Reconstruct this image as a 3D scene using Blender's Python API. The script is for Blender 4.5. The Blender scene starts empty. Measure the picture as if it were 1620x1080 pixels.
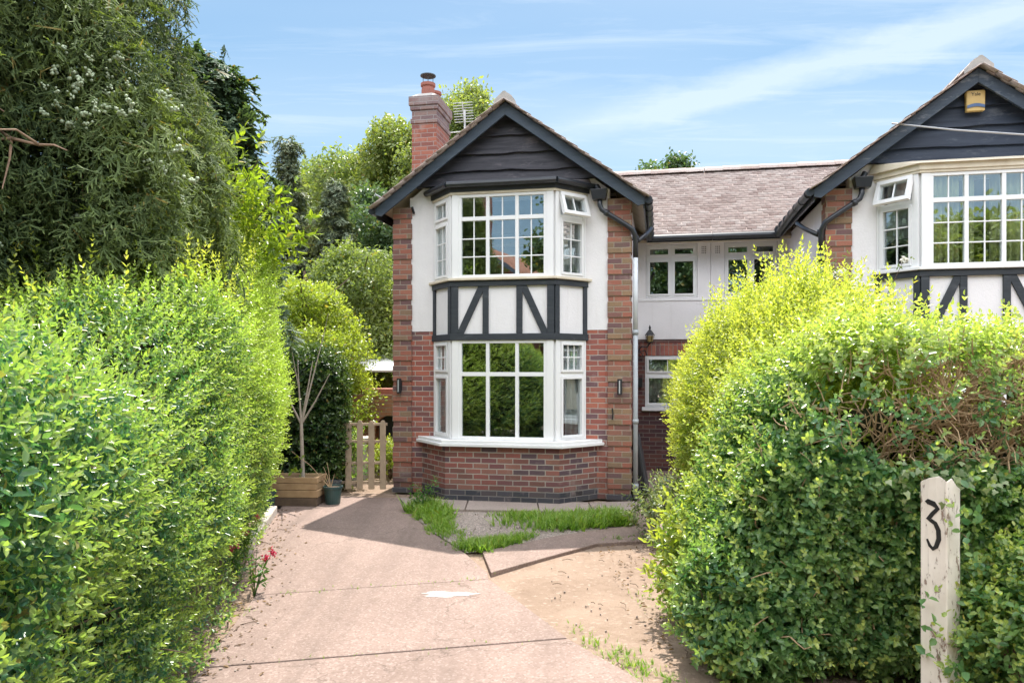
import bpy, bmesh, math, random
import numpy as np
from mathutils import Vector, Matrix

scn = bpy.context.scene
COL = scn.collection
rad = math.radians

# ------------------------------------------------------------------ camera, sky, sun, exposure
EYE = 1.86
cam_d = bpy.data.cameras.new('camera')
cam_d.sensor_width = 36.0
cam_d.lens = 36.0 * 1165 / 1620
cam_d.shift_y = 40 / 1620
cam_d.clip_start = 0.05
cam_d.clip_end = 2000
cam = bpy.data.objects.new('camera', cam_d)
cam.location = (0, 0, EYE)
cam.rotation_euler = (rad(90), 0, 0)
COL.objects.link(cam)
scn.camera = cam

SUN_EL, SUN_AZ = rad(62), rad(9)            # ahead of the camera, a little to the right
scn.view_settings.view_transform = 'Standard'
scn.view_settings.look = 'None'
scn.view_settings.gamma = 1
scn.view_settings.exposure = 1.95


class NT:
    """Small helper round a node tree."""
    def __init__(self, tree):
        self.t = tree
        tree.nodes.clear()

    def n(self, kind, **kw):
        nd = self.t.nodes.new(kind)
        for k, v in kw.items():
            if k.startswith('i_'):
                key = k[2:]
                key = int(key) if key.isdigit() else key.replace('_', ' ')
                self.set(nd.inputs[key], v)
            else:
                setattr(nd, k, v)
        return nd

    def set(self, sock, v):
        if isinstance(v, bpy.types.NodeSocket):
            self.t.links.new(v, sock)
        elif isinstance(v, (tuple, list)) and len(v) == 3 and sock.type == 'RGBA':
            sock.default_value = (*v, 1)
        else:
            sock.default_value = v

    def math(self, op, a, b=0.0, c=None):
        nd = self.t.nodes.new('ShaderNodeMath')
        nd.operation = op
        self.set(nd.inputs[0], a)
        self.set(nd.inputs[1], b)
        if c is not None:
            self.set(nd.inputs[2], c)
        return nd.outputs[0]

    def mix(self, f, a, b, blend='MIX'):
        nd = self.t.nodes.new('ShaderNodeMix')
        nd.data_type = 'RGBA'
        nd.blend_type = blend
        self.set(nd.inputs[0], f)
        self.set(nd.inputs[6], a)
        self.set(nd.inputs[7], b)
        return nd.outputs[2]

    def ramp(self, f, stops, interp='LINEAR'):
        nd = self.t.nodes.new('ShaderNodeValToRGB')
        cr = nd.color_ramp
        cr.interpolation = interp
        while len(cr.elements) < len(stops):
            cr.elements.new(0.5)
        for e, (p, c) in zip(cr.elements, stops):
            e.position = p
            e.color = (c, c, c, 1) if not isinstance(c, (tuple, list)) else (*c, 1)
        self.set(nd.inputs[0], f)
        return nd.outputs[0]

    def noise(self, vec, scale, detail=4, rough=0.55, dist=0.0):
        nd = self.t.nodes.new('ShaderNodeTexNoise')
        if vec is not None:
            self.set(nd.inputs['Vector'], vec)
        nd.inputs['Scale'].default_value = scale
        nd.inputs['Detail'].default_value = detail
        nd.inputs['Roughness'].default_value = rough
        nd.inputs['Distortion'].default_value = dist
        return nd.outputs[0]

    def mapping(self, vec, scale=(1, 1, 1), rot=(0, 0, 0), loc=(0, 0, 0)):
        nd = self.t.nodes.new('ShaderNodeMapping')
        self.set(nd.inputs[0], vec)
        nd.inputs['Scale'].default_value = scale
        nd.inputs['Rotation'].default_value = rot
        nd.inputs['Location'].default_value = loc
        return nd.outputs[0]

    def bump(self, h, strength=0.3, dist=0.01):
        nd = self.t.nodes.new('ShaderNodeBump')
        self.set(nd.inputs['Height'], h)
        nd.inputs['Strength'].default_value = strength
        nd.inputs['Distance'].default_value = dist
        return nd.outputs[0]


world = bpy.data.worlds.new('World')
scn.world = world
world.use_nodes = True
w = NT(world.node_tree)
sky = w.n('ShaderNodeTexSky')
sky.sky_type = 'NISHITA'
sky.sun_disc = False
sky.sun_elevation = SUN_EL
sky.sun_rotation = SUN_AZ
sky.air_density = 1.0
sky.dust_density = 0.3
sky.ozone_density = 2.5
gen = w.n('ShaderNodeTexCoord').outputs['Generated']
sep = w.n('ShaderNodeSeparateXYZ', i_0=gen)
zc = w.math('MAXIMUM', sep.outputs[2], 0.03)
px_ = w.math('DIVIDE', sep.outputs[0], zc)
py_ = w.math('DIVIDE', sep.outputs[1], zc)
plane = w.n('ShaderNodeCombineXYZ', i_0=px_, i_1=py_, i_2=0.0).outputs[0]
wisp = w.noise(w.mapping(plane, (0.6, 2.6, 1), (0, 0, rad(-38))), 1.5, 8, 0.66, 0.8)
wisp = w.ramp(wisp, [(0.50, 0.0), (0.80, 1.0)])
soft = w.noise(w.mapping(plane, (0.16, 0.5, 1), (0, 0, rad(-12)), (3.1, 1.7, 0)), 1.0, 4, 0.5)
soft = w.ramp(soft, [(0.42, 0.0), (0.72, 1.0)])
# one long streak of old trail across the right of the sky
d = w.math('ADD', w.math('MULTIPLY', px_, 0.63), w.math('MULTIPLY', py_, 0.775))
wob = w.math('MULTIPLY', w.math('SUBTRACT', w.noise(plane, 2.2, 6, 0.65), 0.5), 0.42)
d = w.math('ABSOLUTE', w.math('SUBTRACT', w.math('ADD', d, wob), 2.56))
streak = w.math('SUBTRACT', 1.0, w.math('MINIMUM', w.math('DIVIDE', d, 0.22), 1.0))
streak = w.math('MULTIPLY', w.math('MULTIPLY', streak, w.ramp(px_, [(0.1, 0.0), (0.7, 1.0)])), 0.85)
cover = w.math('MINIMUM', w.math('ADD', w.math('ADD', w.math('MULTIPLY', wisp, 0.55),
               w.math('MULTIPLY', soft, 0.5)), streak), 0.85)
skyn = w.n('ShaderNodeHueSaturation', i_Saturation=1.1, i_Value=0.55, i_Color=sky.outputs[0]).outputs[0]
grad = w.ramp(sep.outputs[2], [(0.0, (2.3, 3.0, 3.4)), (0.22, (1.75, 2.6, 3.25)), (0.44, (1.08, 1.92, 2.85)), (0.75, (0.6, 1.3, 2.7))])
skyc = w.mix(0.7, skyn, grad)
cloudc = w.mix(0.85, skyn, (2.9, 3.35, 3.7))
# added cloud-white glow high behind the camera, unseen: it fills the shaded house front
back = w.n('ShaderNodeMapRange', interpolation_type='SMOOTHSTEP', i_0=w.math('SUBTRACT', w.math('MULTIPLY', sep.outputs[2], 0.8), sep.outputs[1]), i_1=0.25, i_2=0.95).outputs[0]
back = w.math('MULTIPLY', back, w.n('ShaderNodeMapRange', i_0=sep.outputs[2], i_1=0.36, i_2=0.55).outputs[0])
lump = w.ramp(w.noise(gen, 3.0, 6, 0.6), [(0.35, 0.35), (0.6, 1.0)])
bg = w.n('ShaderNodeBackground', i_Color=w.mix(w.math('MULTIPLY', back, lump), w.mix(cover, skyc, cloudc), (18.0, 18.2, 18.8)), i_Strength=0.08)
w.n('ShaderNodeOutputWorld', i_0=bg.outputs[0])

sun_d = bpy.data.lights.new('sun', 'SUN')
sun_d.energy = 2.45
sun_d.angle = rad(0.55)
sun_d.color = (1.0, 0.95, 0.87)
sun = bpy.data.objects.new('sun', sun_d)
to_sun = Vector((math.sin(SUN_AZ) * math.cos(SUN_EL), math.cos(SUN_AZ) * math.cos(SUN_EL), math.sin(SUN_EL)))
sun.rotation_euler = to_sun.to_track_quat('Z', 'Y').to_euler()
sun.location = to_sun * 60
COL.objects.link(sun)

# ------------------------------------------------------------------ materials
def new_mat(name):
    m = bpy.data.materials.new(name)
    m.use_nodes = True
    return m, NT(m.node_tree)


def finish(nt, color, rough=0.7, normal=None, metallic=0.0, spec=0.5, **extra):
    b = nt.n('ShaderNodeBsdfPrincipled')
    nt.set(b.inputs['Base Color'], color)
    nt.set(b.inputs['Roughness'], rough)
    b.inputs['Metallic'].default_value = metallic
    b.inputs['Specular IOR Level'].default_value = spec
    if normal is not None:
        nt.set(b.inputs['Normal'], normal)
    nt.n('ShaderNodeOutputMaterial', i_0=b.outputs[0])
    return b


def obj_co(nt):
    return nt.n('ShaderNodeTexCoord').outputs['Object']


def mat_plain(name, c1, c2, scale=6, rough=0.6, bump=0.15, bscale=60, spec=0.4, detail=5):
    m, nt = new_mat(name)
    co = obj_co(nt)
    n1 = nt.ramp(nt.noise(co, scale, detail, 0.6), [(0.3, 0.0), (0.7, 1.0)])
    nb = nt.noise(co, bscale, 3)
    finish(nt, nt.mix(n1, c1, c2), rough, nt.bump(nb, bump, 0.004), spec=spec)
    return m


def mat_brick(name, cols, mortar, bw=0.225, bh=0.075, mw=0.011, dirt=0.35, stain=(0.10, 0.085, 0.06), soldier=False, low_dark=0.0):
    """Bricks laid in the UV map's metres; every brick has its own tone."""
    m, nt = new_mat(name)
    uv = nt.n('ShaderNodeUVMap').outputs[0]
    co = obj_co(nt)
    wob = nt.n('ShaderNodeTexNoise', i_Vector=uv, i_Scale=9.0, i_Detail=3.0)
    wv = nt.n('ShaderNodeVectorMath', operation='SUBTRACT', i_0=wob.outputs['Color'], i_1=(0.5, 0.5, 0.5)).outputs[0]
    wv = nt.n('ShaderNodeVectorMath', operation='SCALE', i_0=wv, i_Scale=0.011).outputs[0]
    uvw = nt.n('ShaderNodeVectorMath', operation='ADD', i_0=uv, i_1=wv).outputs[0]
    s = nt.n('ShaderNodeSeparateXYZ', i_0=uvw)
    u, v = (s.outputs[1], s.outputs[0]) if soldier else (s.outputs[0], s.outputs[1])
    row_f = nt.math('DIVIDE', v, bh)
    row = nt.math('FLOOR', row_f)
    odd = nt.math('MODULO', nt.math('ADD', row, 1000.0), 2.0)
    col_f = nt.math('ADD', nt.math('DIVIDE', u, bw), nt.math('MULTIPLY', odd, 0.0 if soldier else 0.5))
    colm = nt.math('FLOOR', col_f)
    fu = nt.math('MULTIPLY', nt.math('FRACT', col_f), bw)
    fv = nt.math('MULTIPLY', nt.math('FRACT', row_f), bh)
    eu = nt.math('MINIMUM', fu, nt.math('SUBTRACT', bw, fu))
    ev = nt.math('MINIMUM', fv, nt.math('SUBTRACT', bh, fv))
    e = nt.math('MINIMUM', eu, ev)
    mask = nt.n('ShaderNodeMapRange', interpolation_type='SMOOTHSTEP', i_0=e, i_1=mw * 0.35, i_2=mw * 0.75).outputs[0]
    cell = nt.n('ShaderNodeCombineXYZ', i_0=colm, i_1=row, i_2=0.0).outputs[0]
    wn = nt.n('ShaderNodeTexWhiteNoise', noise_dimensions='3D', i_Vector=cell)
    k = len(cols)
    bc = nt.ramp(wn.outputs['Value'], [(i / k, c) for i, c in enumerate(cols)], 'CONSTANT')
    fine = nt.noise(co, 70, 5, 0.65)
    bc = nt.mix(nt.ramp(fine, [(0.32, 0.5), (0.7, 0.0)]), bc, nt.mix(0.5, bc, (0.03, 0.02, 0.02)))
    bc = nt.mix(nt.math('MULTIPLY', nt.ramp(nt.noise(co, 2.6, 5, 0.65), [(0.5, 0.0), (0.75, 1.0)]), dirt), bc, stain)
    big = nt.ramp(nt.noise(co, 1.7, 5, 0.7, 0.4), [(0.58, 0.0), (0.74, 1.0)])
    bc = nt.mix(nt.math('MULTIPLY', big, 0.45), bc, (0.46, 0.36, 0.33))
    mc = nt.mix(nt.noise(co, 5, 4), mortar, tuple(c * 0.6 for c in mortar))
    c = nt.mix(mask, mc, bc)
    if low_dark:
        zz = nt.n('ShaderNodeSeparateXYZ', i_0=co).outputs[2]
        damp = nt.math('ADD', zz, nt.math('MULTIPLY', nt.noise(co, 3, 4), 0.6))
        c = nt.mix(nt.math('MULTIPLY', nt.ramp(damp, [(0.25, 1.0), (0.95, 0.0)]), low_dark), c, (0.05, 0.042, 0.035))
    h = nt.math('ADD', nt.math('MULTIPLY', mask, 1.0), nt.math('MULTIPLY', fine, 0.5))
    finish(nt, c, 0.82, nt.bump(h, 0.6, 0.006), spec=0.3)
    return m


BR_RED = [(0.4, 0.126, 0.09), (0.326, 0.113, 0.09), (0.445, 0.159, 0.11), (0.237, 0.1, 0.096), (0.356, 0.133, 0.104), (0.178, 0.1, 0.11), (0.43, 0.14, 0.096)]
BR_WARM = [(0.414, 0.138, 0.081), (0.38, 0.149, 0.092), (0.345, 0.172, 0.103), (0.276, 0.149, 0.103), (0.425, 0.172, 0.103), (0.253, 0.115, 0.092)]
BR_MOSS = [(0.324, 0.216, 0.12), (0.264, 0.186, 0.114), (0.372, 0.204, 0.12), (0.24, 0.186, 0.12), (0.396, 0.192, 0.114), (0.216, 0.156, 0.108)]
BR_PIER = [(0.342, 0.128, 0.09), (0.285, 0.128, 0.095), (0.376, 0.153, 0.106), (0.228, 0.112, 0.095), (0.308, 0.143, 0.101), (0.182, 0.102, 0.101)]
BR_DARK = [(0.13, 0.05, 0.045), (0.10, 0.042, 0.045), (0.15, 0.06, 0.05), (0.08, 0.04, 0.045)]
BR_BLUE = [(0.055, 0.058, 0.072), (0.07, 0.066, 0.078), (0.045, 0.048, 0.06), (0.085, 0.07, 0.075)]

M = {}
M['brick'] = mat_brick('brick_wall', BR_RED, (0.50, 0.42, 0.37), low_dark=0.45)
M['brick_bay'] = mat_brick('brick_bay', [(0.30, 0.105, 0.088), (0.21, 0.088, 0.09), (0.33, 0.13, 0.105), (0.125, 0.08, 0.095), (0.31, 0.14, 0.11), (0.22, 0.095, 0.08)], (0.47, 0.41, 0.36), mw=0.013, low_dark=0.45)
M['brick_warm'] = mat_brick('brick_pier', BR_PIER, (0.40, 0.34, 0.28), low_dark=0.4)
M['brick_moss'] = mat_brick('brick_pier_block', BR_PIER + [(0.30, 0.19, 0.115), (0.25, 0.165, 0.105), (0.27, 0.18, 0.11)], (0.36, 0.30, 0.23), dirt=0.5, stain=(0.14, 0.125, 0.07), low_dark=0.4)
M['brick_mixed'] = mat_brick('brick_pier_block_left', BR_PIER + BR_PIER[:3] + [(0.26, 0.17, 0.11)], (0.36, 0.30, 0.24), dirt=0.45, stain=(0.15, 0.12, 0.08), low_dark=0.4)
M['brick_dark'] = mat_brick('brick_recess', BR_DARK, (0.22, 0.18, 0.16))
M['brick_blue'] = mat_brick('brick_plinth', BR_BLUE, (0.22, 0.20, 0.19))
M['soldier'] = mat_brick('brick_soldier', BR_RED[:4], (0.32, 0.27, 0.23), soldier=True)
M['chimney'] = mat_brick('brick_chimney', [(0.34, 0.115, 0.075), (0.30, 0.11, 0.08), (0.38, 0.14, 0.095), (0.26, 0.10, 0.08)], (0.40, 0.30, 0.27), dirt=0.2, stain=(0.3, 0.24, 0.22))
M['soot_brick'] = mat_brick('brick_chimney_cap', [(0.24, 0.15, 0.14), (0.28, 0.19, 0.17), (0.20, 0.13, 0.13)], (0.36, 0.32, 0.31), dirt=0.6, stain=(0.33, 0.31, 0.31))


def mat_render():
    m, nt = new_mat('white_render')
    co = obj_co(nt)
    n1 = nt.noise(co, 1.5, 6, 0.65)
    c = nt.mix(nt.ramp(n1, [(0.35, 0.0), (0.75, 1.0)]), (0.80, 0.78, 0.79), (0.71, 0.69, 0.70))
    st = nt.noise(nt.mapping(co, (9, 9, 0.7)), 1.0, 5, 0.6)
    c = nt.mix(nt.math('MULTIPLY', nt.ramp(st, [(0.55, 0.0), (0.85, 1.0)]), 0.25), c, (0.44, 0.41, 0.38))
    pits = nt.noise(co, 85, 4, 0.7)
    finish(nt, c, 0.85, nt.bump(nt.math('ADD', pits, nt.math('MULTIPLY', nt.noise(co, 24, 4), 0.8)), 0.45, 0.008), spec=0.25)
    return m


M['render'] = mat_render()
M['upvc'] = mat_plain('white_window_frame', (0.80, 0.80, 0.80), (0.76, 0.76, 0.77), 2, 0.3, 0.02, 40, 0.5)
M['cream'] = mat_plain('old_cream_paint', (0.72, 0.66, 0.54), (0.58, 0.50, 0.38), 5, 0.7, 0.3, 40)
M['white_paint'] = mat_plain('white_sill_paint', (0.79, 0.79, 0.79), (0.72, 0.72, 0.73), 3, 0.5, 0.06, 50)
M['black_timber'] = mat_plain('black_beam_paint', (0.030, 0.036, 0.044), (0.018, 0.022, 0.028), 8, 0.55, 0.3, 45, 0.35)
M['black_gloss'] = mat_plain('black_plastic_pipe', (0.018, 0.021, 0.027), (0.026, 0.030, 0.036), 4, 0.32, 0.03, 30, 0.5)
M['pipe_white'] = mat_plain('pale_pipe_paint', (0.62, 0.65, 0.68), (0.50, 0.53, 0.56), 5, 0.5, 0.05, 30)
M['pipe_grey'] = mat_plain('grey_pipe_paint', (0.36, 0.39, 0.41), (0.29, 0.31, 0.33), 5, 0.5, 0.05, 30)
M['lead'] = mat_plain('grey_lead', (0.20, 0.185, 0.19), (0.13, 0.12, 0.125), 6, 0.6, 0.2, 30)
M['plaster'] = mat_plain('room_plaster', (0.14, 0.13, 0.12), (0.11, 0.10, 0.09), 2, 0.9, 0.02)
M['terracotta'] = mat_plain('terracotta', (0.36, 0.13, 0.09), (0.27, 0.11, 0.09), 8, 0.8, 0.15)
M['cap_metal'] = mat_plain('grey_cowl_metal', (0.09, 0.10, 0.115), (0.06, 0.068, 0.08), 8, 0.5, 0.05)
M['aerial_metal'] = mat_plain('aluminium', (0.62, 0.63, 0.64), (0.5, 0.51, 0.52), 8, 0.35, 0.02, spec=0.6)
M['mortar'] = mat_plain('pale_mortar', (0.45, 0.42, 0.39), (0.32, 0.30, 0.28), 14, 0.9, 0.5, 40)
M['cable'] = mat_plain('grey_cable', (0.50, 0.50, 0.52), (0.42, 0.42, 0.44), 4, 0.5, 0.02)
M['brass'] = mat_plain('old_brass', (0.34, 0.24, 0.08), (0.22, 0.16, 0.07), 10, 0.4, 0.05, spec=0.6)
M['timber_new'] = mat_plain('sawn_timber', (0.40, 0.27, 0.15), (0.30, 0.19, 0.10), 7, 0.75, 0.35, 60)
M['timber_pale'] = mat_plain('weathered_picket', (0.44, 0.33, 0.23), (0.33, 0.245, 0.17), 9, 0.8, 0.35, 60)
M['pot_green'] = mat_plain('green_plastic_pot', (0.045, 0.085, 0.08), (0.03, 0.06, 0.058), 5, 0.4, 0.05)
M['pot_grey'] = mat_plain('grey_plastic_pot', (0.06, 0.065, 0.07), (0.04, 0.045, 0.05), 5, 0.45, 0.05)
M['soil'] = mat_plain('dark_soil', (0.045, 0.030, 0.020), (0.075, 0.05, 0.033), 25, 0.95, 0.8, 60)
M['bark_pale'] = mat_plain('pale_bark', (0.42, 0.36, 0.30), (0.30, 0.25, 0.20), 14, 0.8, 0.3, 60)
M['bark'] = mat_plain('brown_bark', (0.14, 0.095, 0.062), (0.09, 0.062, 0.045), 12, 0.9, 0.7, 40)
M['bark_red'] = mat_plain('reddish_bark', (0.28, 0.18, 0.12), (0.18, 0.12, 0.08), 12, 0.9, 0.7, 40)
M['twig'] = mat_plain('tan_twig', (0.46, 0.33, 0.20), (0.32, 0.21, 0.125), 9, 0.85, 0.4, 60)
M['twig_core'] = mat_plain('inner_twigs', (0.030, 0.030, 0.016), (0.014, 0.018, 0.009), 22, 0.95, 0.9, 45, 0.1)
M['stone'] = mat_plain('pale_kerb_stone', (0.52, 0.47, 0.42), (0.38, 0.335, 0.29), 7, 0.9, 0.6, 40)
M['canvas'] = mat_plain('white_canvas', (0.75, 0.75, 0.74), (0.68, 0.68, 0.67), 3, 0.8, 0.1)
M['black_metal'] = mat_plain('black_metal', (0.015, 0.016, 0.018), (0.022, 0.023, 0.026), 6, 0.4, 0.04)
M['pale_glass'] = mat_plain('milky_lamp_tube', (0.45, 0.47, 0.47), (0.40, 0.42, 0.42), 4, 0.25, 0.0)
M['number_paint'] = mat_plain('black_number_paint', (0.010, 0.010, 0.011), (0.02, 0.02, 0.02), 20, 0.5, 0.2)
M['yellow_box'] = mat_plain('faded_yellow_plastic', (0.62, 0.44, 0.17), (0.56, 0.38, 0.14), 6, 0.4, 0.03)
M['lens_blue'] = mat_plain('dull_blue_lens', (0.12, 0.18, 0.32), (0.08, 0.13, 0.25), 6, 0.3, 0.02)
M['old_red_tile'] = None


def mat_gable(name, c1, c2, flake, fl=0.3):
    m, nt = new_mat(name)
    co = obj_co(nt)
    gr = nt.noise(nt.mapping(co, (1.6, 10, 16)), 1.0, 6, 0.65, 0.5)
    c = nt.mix(nt.ramp(gr, [(0.3, 0.0), (0.7, 1.0)]), c1, c2)
    pt = nt.noise(nt.mapping(co, (1.0, 3, 3.2), loc=(2, 1, 4)), 2.4, 7, 0.72)
    c = nt.mix(nt.math('MULTIPLY', nt.ramp(pt, [(0.56, 0.0), (0.72, 1.0)]), fl), c, flake)
    finish(nt, c, 0.6, nt.bump(gr, 0.5, 0.012), spec=0.35)
    return m


M['gable_left'] = mat_gable('dark_brown_gable_board', (0.014, 0.015, 0.022), (0.066, 0.062, 0.074), (0.20, 0.17, 0.18), 0.7)
M['gable_right'] = mat_gable('blue_black_gable_board', (0.012, 0.019, 0.036), (0.036, 0.048, 0.074), (0.30, 0.32, 0.34), 0.30)
M['black_timber'] = mat_gable('worn_black_beam', (0.026, 0.032, 0.040), (0.042, 0.048, 0.056), (0.16, 0.17, 0.18), 0.35)
M['barge'] = mat_gable('slate_blue_bargeboard', (0.042, 0.060, 0.086), (0.068, 0.090, 0.120), (0.13, 0.15, 0.17), 0.25)
M['barge_worn'] = mat_gable('worn_bargeboard', (0.036, 0.052, 0.076), (0.060, 0.080, 0.110), (0.40, 0.42, 0.45), 0.55)


def mat_tile(name, stops, lichen=0.6):
    m, nt = new_mat(name)
    co = obj_co(nt)
    ri = nt.n('ShaderNodeNewGeometry').outputs['Random Per Island']
    c = nt.ramp(ri, [(i / (len(stops) - 1), s) for i, s in enumerate(stops)])
    li = nt.ramp(nt.noise(co, 4.5, 6, 0.7), [(0.40, 0.0), (0.75, 1.0)])
    c = nt.mix(nt.math('MULTIPLY', li, lichen), c, (0.55, 0.50, 0.46))
    c = nt.mix(nt.ramp(nt.noise(co, 40, 4, 0.7), [(0.4, 0.35), (0.65, 0.0)]), c, (0.08, 0.06, 0.05))
    finish(nt, c, 0.88, nt.bump(nt.noise(co, 60, 4), 0.5, 0.006), spec=0.25)
    return m


M['tile'] = mat_tile('weathered_clay_tile', [(0.38, 0.29, 0.255), (0.50, 0.41, 0.37), (0.44, 0.34, 0.305), (0.54, 0.46, 0.42), (0.30, 0.22, 0.195), (0.48, 0.385, 0.345)], 0.3)
M['tile_orange'] = mat_tile('orange_clay_tile', [(0.36, 0.15, 0.08), (0.30, 0.12, 0.07), (0.42, 0.20, 0.12)], 0.2)


def mat_glass():
    m, nt = new_mat('window_glass')
    fr = nt.math('POWER', nt.n('ShaderNodeLayerWeight', i_Blend=0.5).outputs['Facing'], 4.0)
    fac = nt.math('MINIMUM', nt.math('ADD', nt.math('MULTIPLY', fr, 0.7), 0.24), 0.95)
    co = obj_co(nt)
    nb = nt.bump(nt.noise(co, 1.6, 2), 0.03, 0.02)
    g = nt.n('ShaderNodeBsdfGlossy', i_Color=(0.9, 0.95, 0.97), i_Roughness=0.01, i_Normal=nb)
    t = nt.n('ShaderNodeBsdfTransparent', i_Color=(0.93, 0.96, 0.95))
    mx = nt.n('ShaderNodeMixShader', i_0=fac, i_1=t.outputs[0], i_2=g.outputs[0])
    nt.n('ShaderNodeOutputMaterial', i_0=mx.outputs[0])
    return m


M['glass'] = mat_glass()


def mat_cloth(name, c1, c2):
    m, nt = new_mat(name)
    co = obj_co(nt)
    c = nt.mix(nt.noise(co, 5, 3), c1, c2)
    d_ = nt.n('ShaderNodeBsdfDiffuse', i_Color=c)
    t = nt.n('ShaderNodeBsdfTranslucent', i_Color=c)
    mx = nt.n('ShaderNodeMixShader', i_0=0.35, i_1=d_.outputs[0], i_2=t.outputs[0])
    nt.n('ShaderNodeOutputMaterial', i_0=mx.outputs[0])
    return m


M['curtain_grey'] = mat_cloth('pale_grey_curtain', (0.72, 0.73, 0.74), (0.62, 0.63, 0.65))
M['curtain_green'] = mat_cloth('yellow_green_curtain', (0.66, 0.66, 0.40), (0.56, 0.57, 0.34))
M['curtain_white'] = mat_cloth('cream_net_curtain', (0.75, 0.73, 0.68), (0.66, 0.63, 0.57))


def mat_leaf(name, dark, light, new, transl=0.4, rough=0.42, tcol=None, spec=0.5):
    m, nt = new_mat(name)
    ri = nt.n('ShaderNodeNewGeometry').outputs['Random Per Island']
    tone = nt.n('ShaderNodeAttribute', attribute_name='tone').outputs['Fac']
    c = nt.mix(ri, dark, light)
    c = nt.mix(tone, c, new)
    dry = nt.ramp(nt.math('FRACT', nt.math('MULTIPLY', ri, 37.0)), [(0.975, 0.0), (0.98, 1.0)], 'CONSTANT')
    c = nt.mix(nt.math('MULTIPLY', dry, 0.6), c, (0.30, 0.20, 0.06))
    p = nt.n('ShaderNodeBsdfPrincipled', i_Base_Color=c, i_Roughness=rough)
    p.inputs['Specular IOR Level'].default_value = spec
    tc = nt.mix(1.0, c, tcol or (1.9, 1.9, 0.7), 'MULTIPLY')
    t = nt.n('ShaderNodeBsdfTranslucent', i_Color=tc)
    mx = nt.n('ShaderNodeMixShader', i_0=transl, i_1=p.outputs[0], i_2=t.outputs[0])
    nt.n('ShaderNodeOutputMaterial', i_0=mx.outputs[0])
    return m


M['privet'] = mat_leaf('privet_leaf', (0.030, 0.100, 0.055), (0.105, 0.220, 0.110), (0.40, 0.48, 0.10), 0.42, 0.28, (1.4, 1.7, 0.8))
M['privet_gold'] = mat_leaf('yellow_green_privet_leaf', (0.13, 0.21, 0.028), (0.22, 0.30, 0.05), (0.37, 0.41, 0.10), 0.46, 0.34)
M['hedge_clip'] = mat_leaf('clipped_hedge_leaf', (0.055, 0.155, 0.065), (0.17, 0.30, 0.12), (0.40, 0.44, 0.11), 0.45, 0.28, (1.5, 1.7, 0.8))
M['laurel'] = mat_leaf('large_bright_leaf', (0.12, 0.20, 0.022), (0.18, 0.26, 0.03), (0.26, 0.32, 0.04), 0.5, 0.35)
M['cypress'] = mat_leaf('cypress_spray', (0.006, 0.020, 0.014), (0.017, 0.042, 0.023), (0.20, 0.26, 0.09), 0.30, 0.7, spec=0.15)
M['cypress_blue'] = mat_leaf('blue_green_spray', (0.020, 0.050, 0.032), (0.045, 0.085, 0.052), (0.09, 0.14, 0.07), 0.25, 0.6, spec=0.3)
M['cone'] = mat_plain('pale_green_cone', (0.36, 0.42, 0.30), (0.25, 0.31, 0.19), 30, 0.75, 0.3, 80)
M['ivy'] = mat_leaf('dark_ivy_leaf', (0.012, 0.040, 0.014), (0.030, 0.075, 0.022), (0.09, 0.14, 0.035), 0.25, 0.28)
M['ivy_pale'] = mat_leaf('variegated_leaf', (0.05, 0.10, 0.035), (0.12, 0.17, 0.07), (0.32, 0.36, 0.20), 0.3, 0.4)
M['beech'] = mat_leaf('mid_green_tree_leaf', (0.06, 0.12, 0.035), (0.13, 0.19, 0.055), (0.28, 0.31, 0.09), 0.4, 0.4)
M['ash'] = mat_leaf('yellowish_tree_leaf', (0.075, 0.13, 0.045), (0.15, 0.21, 0.07), (0.30, 0.34, 0.12), 0.4, 0.42)
M['dark_tree'] = mat_leaf('dark_green_tree_leaf', (0.022, 0.065, 0.035), (0.055, 0.115, 0.050), (0.12, 0.18, 0.07), 0.3, 0.4)
M['deodar'] = mat_leaf('grey_green_needles', (0.050, 0.095, 0.075), (0.10, 0.150, 0.110), (0.24, 0.27, 0.17), 0.2, 0.6, spec=0.3)
M['grass'] = mat_leaf('grass_blade', (0.09, 0.20, 0.025), (0.15, 0.29, 0.04), (0.26, 0.36, 0.08), 0.45, 0.45)
M['weed'] = mat_leaf('weed_leaf', (0.04, 0.12, 0.02), (0.08, 0.17, 0.03), (0.12, 0.2, 0.04), 0.4, 0.45)
M['rose_leaf'] = mat_leaf('rose_leaf', (0.05, 0.10, 0.04), (0.10, 0.16, 0.06), (0.2, 0.25, 0.1), 0.4, 0.4)
M['pink'] = mat_leaf('pink_petal', (0.50, 0.05, 0.10), (0.62, 0.09, 0.16), (0.6, 0.1, 0.2), 0.35, 0.5, (1.2, 1.0, 1.0))
M['white_petal'] = mat_leaf('white_petal', (0.66, 0.64, 0.60), (0.75, 0.74, 0.70), (0.8, 0.8, 0.75), 0.35, 0.5, (1.0, 1.0, 1.0))


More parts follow.
